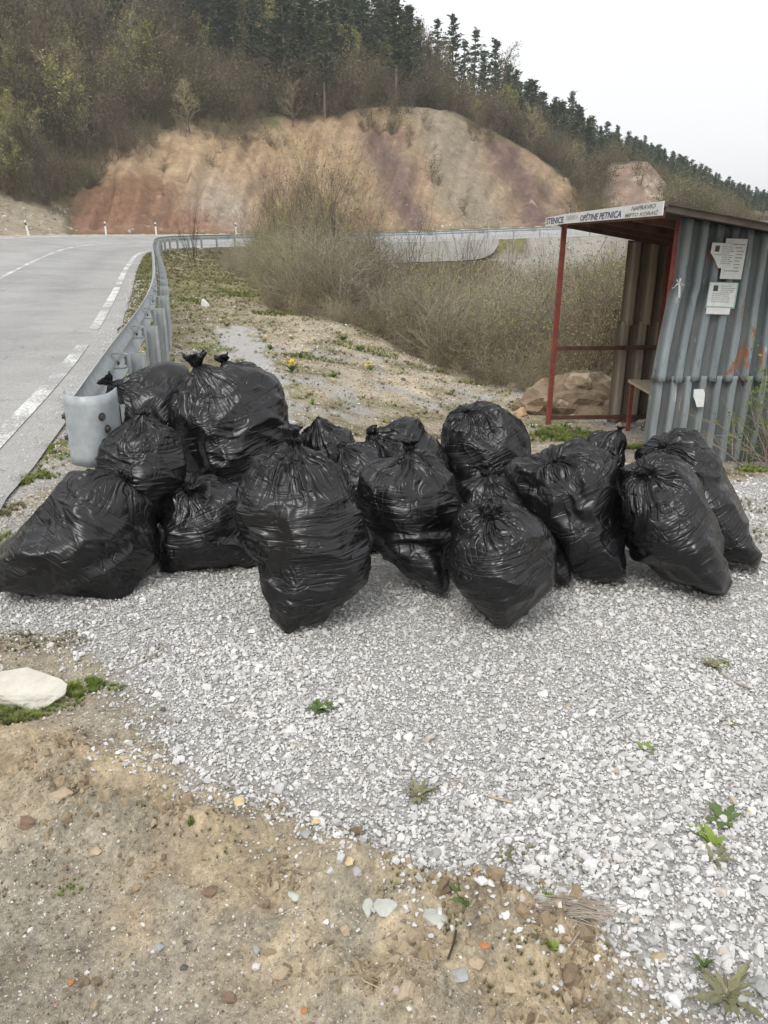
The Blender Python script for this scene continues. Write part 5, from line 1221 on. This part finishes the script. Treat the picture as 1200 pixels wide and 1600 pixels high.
weed(690, 582, .10, 'green', 'low leafy plant on the stony ground before the bushes', 10, 0, 43, .5, 'weed', 'weed')
weed(412, 535, .08, 'green', 'tiny yellow-flowered plant at the left edge of the sand', 7, 2, 44, .5, 'dandelion', 'dandelion', .024)
weed(832, 668, .07, 'green', 'small dandelion left of the green grass by the shelter', 7, 1, 45, .5, 'dandelion', 'dandelion', .022)
weed(488, 632, .07, 'bright', 'small upright green tuft plant behind the tallest bag', 9, 0, 29, .9, 'weed', 'weed')
weed(600, 660, .06, 'bright', 'small green plant right behind the folded-top bag', 7, 0, 30, .8, 'weed', 'weed')
# dry twig heap
p = hit(895, 1425); r = empty('twig_heap', p); rg_ = random.Random(3); m = MB()
for i in range(85):
    a = rg_.gauss(-.12, .28); l = rg_.uniform(.05, .16); c = Vector((rg_.gauss(0, .035), rg_.gauss(0, .016), .004 + abs(rg_.gauss(0, .006)))); d = Vector((math.cos(a), math.sin(a), rg_.uniform(-.05, .05)))
    mid = c + Vector((0, 0, .006)); m.tube(c - d*l/2, mid, .0012, .0014, 4); m.tube(mid, c + d*l/2 + Vector((0, rg_.gauss(0, .006), 0)), .0014, .0008, 4)
o = m.build('twigs', M_STICK, r); o['kind'] = 'stuff'; tag(r, 'small heap of dry grey twigs at the edge of the gravel', 'twig heap')
def stick(pts, rad, label, mt=M_STICK):
    m = MB(); P_ = [hit(*q_) + Vector((0, 0, .012)) for q_ in pts]; O = P_[0].copy()
    for a, b in zip(P_[:-1], P_[1:]): m.tube(a-O, b-O, rad, rad*.85, 5, cap=True)
    o = m.build('stick', mt); o.location = O; return tag(o, label, 'stick')
stick([(762, 1248), (780, 1254), (799, 1258)], .0045, 'short flat brown stick lying in the gravel at the centre', M_BOARD)
stick([(1125, 1055), (1150, 1072), (1178, 1082)], .003, 'thin dark stick trailing from the dry olive weed')
stick([(183, 1058), (212, 1045), (245, 1025), (262, 1012)], .0028, 'thin grey bent stick in the gravel at the left')
stick([(700, 1505), (708, 1482), (712, 1460)], .003, 'dark curved twig standing in the cracked earth', M_TWIGD)
stick([(535, 1530), (560, 1528), (590, 1540)], .0015, 'pale straw on the ochre earth at the bottom', M_GRASSD)
stick([(550, 1520), (570, 1540), (598, 1553)], .0015, 'second pale straw crossing the first on the ochre earth', M_GRASSD)
stick([(880, 1500), (893, 1480), (905, 1462)], .0018, 'thin twig below the dry twig heap')

# ------------------------------------------------------------------ woody plants
def branch(m, p, d, l, r, depth, rg, spread, nsub, leaves=None, lsize=.05, droop=0.0, nseg=3, sides=3, tips=None, up=.15):
    q_ = Vector(p); dd = Vector(d).normalized(); segl = l/nseg
    for i in range(nseg):
        dd = (dd + Vector((rg.gauss(0, .10), rg.gauss(0, .10), rg.gauss(0, .05) + up*.3 - droop))).normalized()
        e_ = q_ + dd*segl; r1 = r*(1 - .28/nseg*3*(i+1)/nseg*.9)
        m.tube(q_, e_, r*(1 - .6*i/nseg), r*(1 - .6*(i+1)/nseg), sides)
        if depth > 0:
            for _ in range(nsub if i > 0 or depth < 2 else max(1, nsub-1)):
                a = rg.uniform(0, 6.28); side = dd.cross(Vector((math.cos(a), math.sin(a), .3))).normalized()
                nd = (dd*(1-spread) + side*spread + Vector((0, 0, up))).normalized()
                branch(m, q_.lerp(e_, rg.random()), nd, l*rg.uniform(.45, .7), r*.5*(1-.3*i/nseg), depth-1, rg, spread, nsub, leaves, lsize, droop, max(2, nseg-1), 3, tips, up)
        elif leaves is not None:
            for _ in range(leaves[1]):
                c = q_.lerp(e_, rg.random()) + Vector((rg.gauss(0, lsize*.5), rg.gauss(0, lsize*.5), rg.gauss(0, lsize*.5))); s_ = lsize*rg.uniform(.5, 1.2)
                a = Vector((rg.gauss(0, 1), rg.gauss(0, 1), rg.gauss(0, 1))).normalized(); b = a.cross(Vector((rg.gauss(0, 1), rg.gauss(0, 1), rg.gauss(0, 1)))).normalized()
                leaves[0].quad(c - a*s_*.5, c + b*s_*.35, c + a*s_*.5, c - b*s_*.35)
        q_ = e_
def shrub(name, seed, h, stems, mt, bud, nleaf=1, lsize=.03, width=.5, spread=.45, depth=2, rad=.012, nsub=2, up=.15):
    rg = random.Random(seed); m = MB(); lv = MB()
    for k in range(stems):
        a = rg.uniform(0, 6.28); q_ = rg.uniform(0, .22)*h*width
        d = Vector((math.cos(a)*width*rg.uniform(.1, .8), math.sin(a)*width*rg.uniform(.1, .8), 1))
        branch(m, (q_*math.cos(a), q_*math.sin(a), -.05), d, h*rg.uniform(.6, 1.0), rad*rg.uniform(.6, 1.2)*h/2, depth, rg, spread, nsub, (lv, nleaf) if nleaf else None, lsize, 0, 3, 3, up=up)
    r = empty(name, (0, 0, 0)); mk('stems', m.mesh('stems', mt), r)
    if lv.v: mk('buds', lv.mesh('buds', bud), r)['kind'] = 'stuff'
    return r
def deciduous(name, seed, h, mt, bud, nleaf, lsize, sides=5):
    rg = random.Random(seed); tr = MB(); m = MB(); lv = MB(); q_ = Vector((0, 0, -.3)); d = Vector((rg.gauss(0, .05), rg.gauss(0, .05), 1)).normalized(); n_ = 7; r = h*.014
    for i in range(n_):
        d = (d + Vector((rg.gauss(0, .05), rg.gauss(0, .05), .1))).normalized(); e_ = q_ + d*h/n_*.95; tr.tube(q_, e_, r*(1 - i/n_*.8), r*(1 - (i+1)/n_*.8), sides)
        if i >= 1:
            for _ in range(4 if i > 2 else 2):
                a = rg.uniform(0, 6.28); nd = Vector((math.cos(a), math.sin(a), rg.uniform(.5, 1.1)))
                branch(m, q_.lerp(e_, rg.random()), nd, h*(.36 - .025*i)*rg.uniform(.7, 1.1), r*.38, 2 if i > 0 else 1, rg, .5, 2, (lv, nleaf), lsize, 0, 3, 3)
        q_ = e_
    ro = empty(name, (0, 0, 0)); mk('trunk', tr.mesh('trunk', M_BARK, True), ro)
    nb = len(m.v); off = len(m.v); mm = MB(); mm.v = m.v + lv.v; mm.f = m.f + [tuple(i+off for i in f_) for f_ in lv.f]; mm.m = [0]*len(m.f) + [1]*len(lv.f)
    mk('crown', mm.mesh('crown', [mt, bud]), ro); return ro
def conifer(name, seed, h, need, clear=.12, width=.17, dens=1.0, open_=0.0):
    rg = random.Random(seed); tr = MB(); cr_ = MB(); tr.tube((0, 0, -.5), (0, 0, h*.55), h*.015, h*.009, 6); tr.tube((0, 0, h*.55), (0, 0, h*.99), h*.009, h*.002, 5)
    z = h*clear
    while z < h*.98:
        t = (z - h*clear)/(h*(1-clear)); R_ = h*width*(1-t)**.8*(.75 + .5*rg.random())
        for k in range(int(5 + 2*dens)):
            if rg.random() < open_: continue
            a = rg.uniform(0, 6.28); L_ = R_*rg.uniform(.6, 1.15) + h*.01; o = Vector((math.cos(a), math.sin(a), 0)); s_ = Vector((-o.y, o.x, 0)); up = rg.uniform(-.12, .28) + .35*t
            ns = max(3, int(L_/(h*.022)))
            for i in range(ns):
                f_ = (i+.6)/ns; c = Vector((0, 0, z)) + o*L_*f_ + Vector((0, 0, L_*(up*f_ - .18*f_*f_)))
                for _ in range(2):
                    w = h*.030*(1.15 - .5*f_)*rg.uniform(.7, 1.3); cc = c + Vector((rg.gauss(0, w*.5), rg.gauss(0, w*.5), rg.gauss(0, w*.35)))
                    a1 = (o*rg.uniform(.3, 1) + s_*rg.uniform(-1, 1) + Vector((0, 0, rg.uniform(-.2, .5)))).normalized()*w; b1 = (s_*rg.uniform(.4, 1) + Vector((0, 0, rg.uniform(-.6, .6)))).normalized()*w*.5
                    cr_.quad(cc - a1, cc + b1, cc + a1, cc - b1)
        z += h*.030*rg.uniform(.7, 1.2)/dens
    ro = empty(name, (0, 0, 0)); mk('trunk', tr.mesh('trunk', M_BARKP, True), ro); mk('crown', cr_.mesh('crown', need), ro); return ro
CON = [conifer('conifer_tree', 1, 12, M_NEED, .12, .25, .8), conifer('conifer_tree', 2, 11, M_NEED, .2, .27, .75, .25), conifer('conifer_tree', 3, 10, M_NEED, .1, .24, .75, .35), conifer('conifer_tree', 4, 12.5, M_NEED, .34, .22, .8, .3), conifer('conifer_tree', 5, 11, M_NEED, .05, .30, .9)]
DEC = [deciduous('leafless_tree', 11, 7.5, M_TWIG, M_BUDO, 1, .17), deciduous('leafless_tree', 12, 6.5, M_TWIGL, M_BUDY, 1, .18), deciduous('leafless_tree', 13, 7, M_TWIG, M_BUDB, 1, .17), deciduous('leafless_tree', 14, 6, M_TWIGG, M_BUD, 2, .17), deciduous('leafless_tree', 15, 8, M_TWIGD, M_BUDO, 1, .18)]
used = set()
def place(proto, x, y, z, rz, sc, label, cat, group):
    key = proto.name
    if key not in used: used.add(key); o = proto; o.location = (x, y, z); o.rotation_euler = (0, 0, rz); o.scale = (sc,)*3
    else: o = dup(proto, (x, y, z), rz, sc)
    return tag(o, label, cat, group)
def hill_d(x, y):
    u, _, _ = road_uv(np.array([x]), np.array([y])); return float(u[0]) - 8.3
rt = random.Random(77)
# skyline conifers (pixel column, height of tip, distance)
LBL_D = ['olive budding tree with rounded crown in the brown hillside wood', 'pale-twigged budding tree in the brown hillside wood', 'brown leafless tree with fine twigs in the hillside wood', 'yellow green budding tree standing out in the brown hillside wood', 'tall dark-twigged tree with olive buds in the hillside wood']
LBL_C = ['full dark conifer with branches to the ground among the brown hillside trees', 'loose dark conifer with open crown among the brown hillside trees', 'slim ragged conifer among the brown hillside trees', 'pine with bare pale lower trunk among the brown hillside trees', 'broad bushy conifer among the brown hillside trees']
LBL_S = {640: 'broad tallest dark conifer at the left edge of the open sky', 684: 'first slim conifer against the sky right of the broad one', 709: 'second slim conifer against the sky, top of the row', 744: 'third slim conifer against the sky, straight and narrow', 776: 'last slim conifer of the row, where the ridge line drops', 833: 'small lone conifer tip on the descending ridge line', 895: 'spiky conifer rising above the far ridge wood'}
LBL_B = ['pale grey leafless bush in the thicket beyond the sandy platform', 'olive-budded bush in the thicket beyond the sandy platform', 'yellow green budding bush in the thicket beyond the sandy platform', 'pale-twigged brown bush in the thicket beyond the sandy platform']
SKY = [(592, -40, 118, 0), (612, -30, 120, 3), (640, 5, 122, 4), (655, 30, 118, 1), (684, 24, 128, 2), (709, 22, 130, 1), (727, 58, 128, 2), (744, 38, 132, 2), (757, 75, 134, 0), (776, 60, 134, 1), (795, 95, 138, 2), (833, 122, 150, 2), (845, 140, 155, 0), (895, 142, 165, 1), (880, 155, 165, 0), (905, 165, 168, 2),
       (560, -60, 112, 4), (535, -40, 108, 0), (570, -20, 105, 2), (500, -30, 104, 3), (470, -40, 102, 4), (440, -60, 104, 0), (405, -50, 106, 3), (350, -60, 106, 4), (300, -70, 108, 0), (625, 40, 112, 0), (668, 60, 116, 4), (520, 10, 100, 3), (600, 30, 104, 3), (484, 0, 98, 3), (392, -20, 98, 3)]
for i, (px, py, Y, k) in enumerate(SKY):
    top = atY(px, py, Y); z = g1(top.x, Y); hh_ = [12, 11, 10, 12.5, 11][k]; sc = max(.45, (top.z - z)/hh_); 
    sc = min(sc, 1.5)
    place(CON[k], top.x, Y, z, rt.uniform(0, 6.28), sc, LBL_S.get(px, 'dark conifer high in the ridge wood above the red earth cut'), 'conifer', 'conifers on the wooded ridge above the earth cut')
n_c = n_d = 0
cand = []
for _ in range(6000):
    px = rt.uniform(-90, 1260); Y = rt.uniform(60, 300) if px > 700 else rt.uniform(34, 150); X = (px-600)/F*(Y*CT)
    cand.append((px, X, Y))
X_ = np.array([c[1] for c in cand]); Y_ = np.array([c[2] for c in cand]); U_, _, _ = road_uv(X_, Y_); Z_ = ground(X_, Y_); D_ = U_ - 8.3
PXc, PYc = proj(X_, Y_, Z_); DCc = np.interp(PXc, PXT, DCT); DRc = np.interp(PXc, PXR, DR)
order = []
for i in range(len(cand)):
    px, d = PXc[i], D_[i]
    if px > 1045 or 895 < px < 940:
        if d < 3: continue
    elif d < (6 if px < 70 else (DCc[i]*.9 if px > 215 else 9 + (px-70)/145*9)) : continue
    if 110 < px < 215 and PYc[i] > 235 + (215-px)*.9: continue
    if d > DRc[i] + 6 or PYc[i] > 345: continue
    if PYc[i] < -75: continue
    order.append(i)
for i in order:
    px, x, y, z, py, d = PXc[i], X_[i], Y_[i], Z_[i], PYc[i], D_[i]
    if n_c >= 150 and n_d >= 290: break
    cap = float(cap_scale(x, y, z, 1, SKX, SKY_Y, rt.uniform(0, 22) + (rt.uniform(12, 45) if px > 840 and y < 150 else 0)))
    if cap < 2.0: continue
    darkz = (px > 330 and px < 660 and py < 110) or (px > 840 and px < 1300 and py < 300 - (1200-px)*.0)
    far = y > 150
    if rt.random() < (.55 if (px > 300 and px < 680 and py < 100) else (.62 if px > 830 and d > 45 else (.03 if px < 300 else .12))):
        if n_c < 150:
            k = rt.choice([0, 1, 2, 3, 4]); place(CON[k], x, y, z, rt.uniform(0, 6.28), min(cap/11.5, rt.uniform(.5, .85) if px > 660 else rt.uniform(.8, 1.25)), LBL_C[k], 'conifer', 'conifers scattered through the hillside wood'); n_c += 1
    elif n_d < 290:
        k = rt.choice([0, 1, 2, 3, 3, 4, 1]); sc = rt.uniform(.75, 1.4) if d > DCc[i] + 5 else rt.uniform(.4, .75); sc = min(sc, cap/8)
        place(DEC[k], x, y, z, rt.uniform(0, 6.28), sc, LBL_D[k], 'tree', 'bare budding trees of the hillside wood'); n_d += 1
# undergrowth brush and the far wood as masses
BR = [shrub('brush_source', 31, 2.4, 9, M_TWIG, M_BUDO, 1, .14, .7, .5, 2, .014), shrub('brush_source', 32, 2.0, 9, M_TWIGG, M_BUDB, 1, .12, .8, .5, 2, .014), shrub('brush_source', 33, 2.2, 8, M_TWIGD, M_BUDO, 1, .14, .7, .5, 2, .014), shrub('brush_source', 34, 2.2, 8, M_TWIG, M_BUDB, 1, .12, .7, .5, 2, .014)]
def join_meshes(root, name):
    ms = [c.data for c in root.children]; m = MB(); mats = []
    for me in ms:
        co = np.empty(len(me.vertices)*3, np.float32); me.vertices.foreach_get('co', co); off = len(m.v); m.v += [tuple(q_) for q_ in co.reshape(-1, 3).tolist()]
        mi = len(mats); mats += list(me.materials); pm = np.zeros(len(me.polygons), int)
        for f_ in me.polygons: m.f.append(tuple(v_+off for v_ in f_.vertices)); m.m.append(mi + f_.material_index)
    return m.mesh(name, mats)
brm = [join_meshes(b_, 'brush') for b_ in BR]
for b_ in BR:
    for c in list(b_.children): bpy.data.objects.remove(c)
    bpy.data.objects.remove(b_)
rb = np.random.default_rng(9)
N = 22000; PXs = rb.uniform(-150, 1300, N); Ys = np.where(PXs > 650, rb.uniform(60, 260, N), rb.uniform(28, 150, N)); Xs = (PXs-600)/F*Ys*CT; U2, _, _ = road_uv(Xs, Ys); Zs = ground(Xs, Ys); px2, py2 = proj(Xs, Ys, Zs); d2 = U2 - 8.3; dc2 = np.interp(px2, PXT, DCT); dr2 = np.interp(px2, PXR, DR)
k = (((px2 > 1045) | ((px2 > 893) & (px2 < 942))) & (d2 > 1)) | (d2 > np.where(px2 < 80, 6.5, np.where(px2 < 215, 9 + (px2-70)/145*9, dc2*.98))) & ~((px2 > 108) & (px2 < 215) & (py2 > 235 + (215-px2)*.9)) & (d2 < dr2 + 15) & (py2 > -90)
k &= (d2 < dr2 + 15) & (py2 > -90); k &= rb.random(N) < .55
k |= (d2 > 2) & (d2 < dc2) & (px2 > 220) & (px2 < 1045) & (rb.random(N) < .015)
k |= (d2 > dc2*.80) & (d2 < dc2) & (px2 > 215) & (px2 < 900) & (rb.random(N) < .30*(fbm(Xs*.15, Ys*.15, 5.5, 2) > 0))
Xs, Ys, Zs, d2 = Xs[k], Ys[k], Zs[k], d2[k]; sc = rb.uniform(.5, 1.5, len(Xs))*np.where((d2 < 22) & (Xs < 22), .6, 1.15)
cp_ = cap_scale(Xs, Ys, Zs, 1, SKX, SKY_Y, np.where(proj(Xs, Ys, Zs)[0] > 820, rb.uniform(25, 60, len(Xs)), 5))/2.4; sc = np.minimum(sc, cp_); k = sc > .2; Xs, Ys, Zs, sc = Xs[k], Ys[k], Zs[k], sc[k]
gn_scatter('hillside_undergrowth', np.stack([Xs, Ys, Zs], -1), np.stack([Xs*0, Xs*0, rb.uniform(0, 6.28, len(Xs))], -1), np.repeat(sc[:, None], 3, 1), rb.integers(0, 4, len(Xs)), brm)
cf = [join_meshes(c_, 'far_conifer') for c_ in (CON[0], CON[1], CON[2], CON[4])]
for me in cf: me.materials[-1] = M_NEEDF
cf += [join_meshes(c_, 'far_tree') for c_ in (DEC[1], DEC[3])]
N = 7000; PXs = rb.uniform(780, 1500, N); Ys = rb.uniform(100, 420, N); Xs = (PXs-600)/F*Ys*CT; U2, _, _ = road_uv(Xs, Ys); Zs = ground(Xs, Ys); px2, py2 = proj(Xs, Ys, Zs); d2 = U2 - 8.3; dr2 = np.interp(px2, PXR, DR)
k = (d2 > 42) & (d2 < dr2 + 12) & (py2 > 90) & (rb.random(N) < .75); Xs, Ys, Zs = Xs[k], Ys[k], Zs[k]
sc = np.minimum(rb.uniform(.45, 1.15, len(Xs)), cap_scale(Xs, Ys, Zs, 1, SKX, SKY_Y, rb.uniform(-5, 34, len(Xs)))/11.5); k = sc > .15; Xs, Ys, Zs, sc = Xs[k], Ys[k], Zs[k], sc[k]
gn_scatter('far_wood', np.stack([Xs, Ys, Zs], -1), np.stack([Xs*0, Xs*0, rb.uniform(0, 6.28, len(Xs))], -1), np.repeat(sc[:, None], 3, 1), rb.choice([0, 1, 2, 3, 0, 1, 3, 4, 5], len(Xs)), cf)

# bushes in the gully behind the platform
SHR = [shrub('bare_bush', 41, 2.0, 16, M_TWIGG, M_BUDL, 1, .034, .75, .55, 2, .017, 3, .08), shrub('bare_bush', 42, 1.9, 16, M_TWIG, M_BUDY, 2, .036, .7, .5, 2, .017, 3, .12), shrub('bare_bush', 43, 2.2, 14, M_TWIGG, M_BUD, 2, .038, .7, .55, 2, .013, 3, .08),
       shrub('bare_bush', 44, 2.0, 16, M_TWIGL, M_BUDB, 1, .034, .7, .55, 2, .017, 3, .08)]
BIG = [shrub('willow_bush', 51, 4.6, 22, M_TWIG, M_BUD, 2, .065, .5, .38, 2, .009, 3, .2), shrub('willow_bush', 52, 4.2, 20, M_TWIGG, M_BUD, 2, .06, .5, .38, 2, .009, 3, .2)]
cnt = 0
for k in range(900):
    if cnt >= 190: break
    x = rt.uniform(-7.5, 14); ey = float(np.interp(x, ED[:, 0], ED[:, 1])); y = ey + 1.0 + rt.random()**1.5*30
    px, _ = proj(np.array([x]), np.array([y]), np.array([0.])); px = float(px[0])
    u = float(road_uv(np.array([x]), np.array([y]))[0][0])
    if u > -2.8 or px < 330 or px > 1060 or y > 56: continue
    if px < 420 and y < 24: continue
    sc = rt.uniform(.75, 1.2) if y < ey + 8 else rt.uniform(.9, 1.3)
    if x > 6 and y > 40: sc *= .7
    z = g1(x, y); capt = float(cap_scale(x, y, z, 1, THX, THY, rt.uniform(0, 34)))/2.45; sc = min(sc*1.25, capt)
    if sc < .3: continue
    kk = (0, 1, 2, 3, 2, 1)[int(3*(1 + float(perlin(x*.35, y*.22, 3.0)))) % 6 if cnt > 5 else cnt % 4]
    place(SHR[kk], x, y, z, rt.uniform(0, 6.28), sc, LBL_B[kk], 'bush', 'bare bushes of the thicket below the road'); cnt += 1
LB = ['tall yellow green budding willow bush rising highest before the red cut', 'second tall budding bush at the right of the highest willow bush', 'tall budding bush at the left of the highest willow bush', 'budding bush behind the dense thicket under the big willow']
for (px, top, Y, k), lab in zip([(490, 292, 31, 0), (540, 318, 30, 1), (425, 335, 33, 1), (462, 325, 36, 0)], LB):
    t_ = atY(px, top, Y); z = g1(t_.x, Y); place(BIG[k], t_.x, Y, z, rt.uniform(0, 6), (t_.z - z)/[4.9, 4.4][k], lab, 'bush', None)
DK = shrub('dark_shrub', 61, 2.4, 8, M_TWIGD, M_BUDB, 0, .03, .35, .3, 2, .012, 2, .25)
p = hit(303, 412); t_ = atY(303, 335, p.y); place(DK, p.x, p.y, p.z, .3, (t_.z - p.z)/2.4, 'dark thin leafless shrub standing alone beside the far guardrail', 'shrub', None)
SAP = shrub('blossom_sapling', 62, 3.0, 3, M_TWIGD, M_BLOS, 1, .05, .2, .35, 2, .010, 2, .25); SAPB = shrub('bare_sapling', 63, 3.0, 2, M_TWIGD, M_BUDO, 1, .03, .15, .35, 2, .011, 2, .25)
for proto, px, py, Y, lab in [(SAP, 632, 335, 24, 'slender sapling with white blossom in front of the retaining wall'), (SAPB, 757, 385, 22, 'thin bare sapling sticking out of the thicket right of the retaining wall'), (SAP, 720, 345, 26, 'pale blossoming sapling before the right half of the retaining wall'), (SAPB, 655, 365, 23, 'thin bare sapling beside the white blossom sapling'),
                           (SAP, 1062, 292, 78, 'white blossoming tree above the shelter roof'), (SAP, 467, 410, 20, 'pale budding sapling low in the thicket under the willow'), (SAPB, 935, 470, 12.5, 'bare sapling seen through the open side of the shelter'), (SAPB, 575, 345, 24, 'bare sapling at the left end of the retaining wall')]:
    t_ = atY(px, py, Y); z = g1(t_.x, Y); place(proto, t_.x, Y, z, rt.uniform(0, 6), max(.2, (t_.z - z)/3.0), lab, 'sapling' if Y < 70 else 'tree', None)
for k in range(26):
    px = rt.uniform(400, 950); Y = rt.uniform(13, 27); X = (px-600)/F*(Y*CT+.5); ey = float(np.interp(X, ED[:, 0], ED[:, 1]))
    if Y < ey + 1.5: Y = ey + rt.uniform(1.5, 6)
    z = g1(X, Y); t_ = atY(px, rt.uniform(385, 470) if px > 575 else rt.uniform(310, 420), Y)
    if t_.z - z < .8: continue
    place(SAPB, t_.x, Y, z, rt.uniform(0, 6), (t_.z - z)/3.0, 'thin dark upright sapling among the paler bushes of the thicket', 'sapling', 'dark saplings sticking up in the thicket')
# low thicket mass filling the gully
N = 8000; x = rb.uniform(-9, 40, N); ey = np.interp(x, ED[:, 0], ED[:, 1]); y = ey + .3 + rb.random(N)**1.3*36; u, _, _ = road_uv(x, y); px2, _ = proj(x, y, x*0)
k = (u < -2.0) & (px2 > 300 + 3*(30-np.minimum(y, 30))) & (px2 < 1320) & ((y < 59) | (x > 16)) & (y < 80) & ~((x > 7.5) & (y > 42) & (rb.random(N) < .75)); x, y = x[k], y[k]
th_m = []
for i, (mt_, bd_) in enumerate(((M_TWIGL, M_BUDL), (M_TWIG, M_BUDO), (M_GRASSD, M_BUDY), (M_TWIGG, M_BUD))):
    s_ = shrub('x', 70+i, 1.0, 12, mt_, bd_, 2, .030, 1.0, .6, 1, .014, 3, .0); th_m.append(join_meshes(s_, 'thicket'))
    for c in list(s_.children): bpy.data.objects.remove(c)
    bpy.data.objects.remove(s_)
sc = rb.uniform(.45, 1.0, len(x))*np.clip(.35 + .25*(y - np.interp(x, ED[:, 0], ED[:, 1])), .4, 1.2); sc = np.minimum(sc, cap_scale(x, y, ground(x, y), 1, THX, THY, 8)/1.35); sc = np.maximum(sc, .12)
gn_scatter('thicket_undergrowth', np.stack([x, y, ground(x, y)], -1), np.stack([x*0, x*0, rb.uniform(0, 6.28, len(x))], -1), np.repeat(sc[:, None], 3, 1), rb.integers(0, 4, len(x)), th_m)

# weeds and dead branches beside the near shelter wall
p = Vector((2.93, 5.62, g1(2.93, 5.62))); r = empty('dead_branches', p); m = MB(); rg_ = random.Random(8)
for i in range(14):
    a = rg_.uniform(0, 6.28); branch(m, (rg_.gauss(0, .10), rg_.gauss(0, .05), 0), Vector((math.cos(a)*.6, math.sin(a)*.3, rg_.uniform(.2, .9))), rg_.uniform(.35, .75), .006, 1, rg_, .5, 2, None, .02, 0, 4, 4)
o = m.build('branches', M_STICK, r); o['kind'] = 'stuff'; tag(r, 'tangle of pale dead branches at the foot of the corrugated wall', 'dead branches')
p = Vector((2.86, 5.78, g1(2.86, 5.78))); r = empty('wall_weed', p); rg_ = random.Random(4); m = MB(); lv = MB()
for i in range(5): branch(m, (rg_.gauss(0, .05), rg_.gauss(0, .03), 0), Vector((rg_.uniform(-.15, .25), rg_.uniform(-.2, .1), 1)), rg_.uniform(.5, .95), .004, 1, rg_, .45, 2, (lv, 3), .032, 0, 4, 4)
m.build('stems', M_LEAF, r); o = lv.build('leaves', M_LEAFY, r); o['kind'] = 'stuff'; tag(r, 'tall leafy green weed climbing beside the corrugated wall at the right edge', 'weed')
rock(1165, 700, (.42, .24, .12), 'orange', 'low ochre rock under the dead branches by the wall', 71, 'boulder')
p = hit(1155, 690); m = MB(); m.box((0, 0, .02), (.16, .05, .012), Matrix.Rotation(.3, 3, 'Z')); m.box((.05, .02, .03), (.08, .06, .01), Matrix.Rotation(-.4, 3, 'Y')); o = m.build('plastic_litter', M_WHITE); o.location = p; tag(o, 'piece of white litter lying under the dead branches', 'litter')
print('objects', len(SC.objects))

# ------------------------------------------------------------------ the faint air haze
m = MB(); m.box((0, 0, 34), (3100, 3100, 92)); n = NT('air'); n.n.remove(n.b)
pv = n.new('ShaderNodeVolumePrincipled'); pv.inputs['Color'].default_value = (.93, .95, 1, 1); pv.inputs['Density'].default_value = .0006; pv.inputs['Anisotropy'].default_value = .2
n.link(pv.outputs[0], n.n['Material Output'].inputs['Volume'])
tag(m.build('haze', n.m), kind='stuff')
SC.cycles.volume_bounces = 1
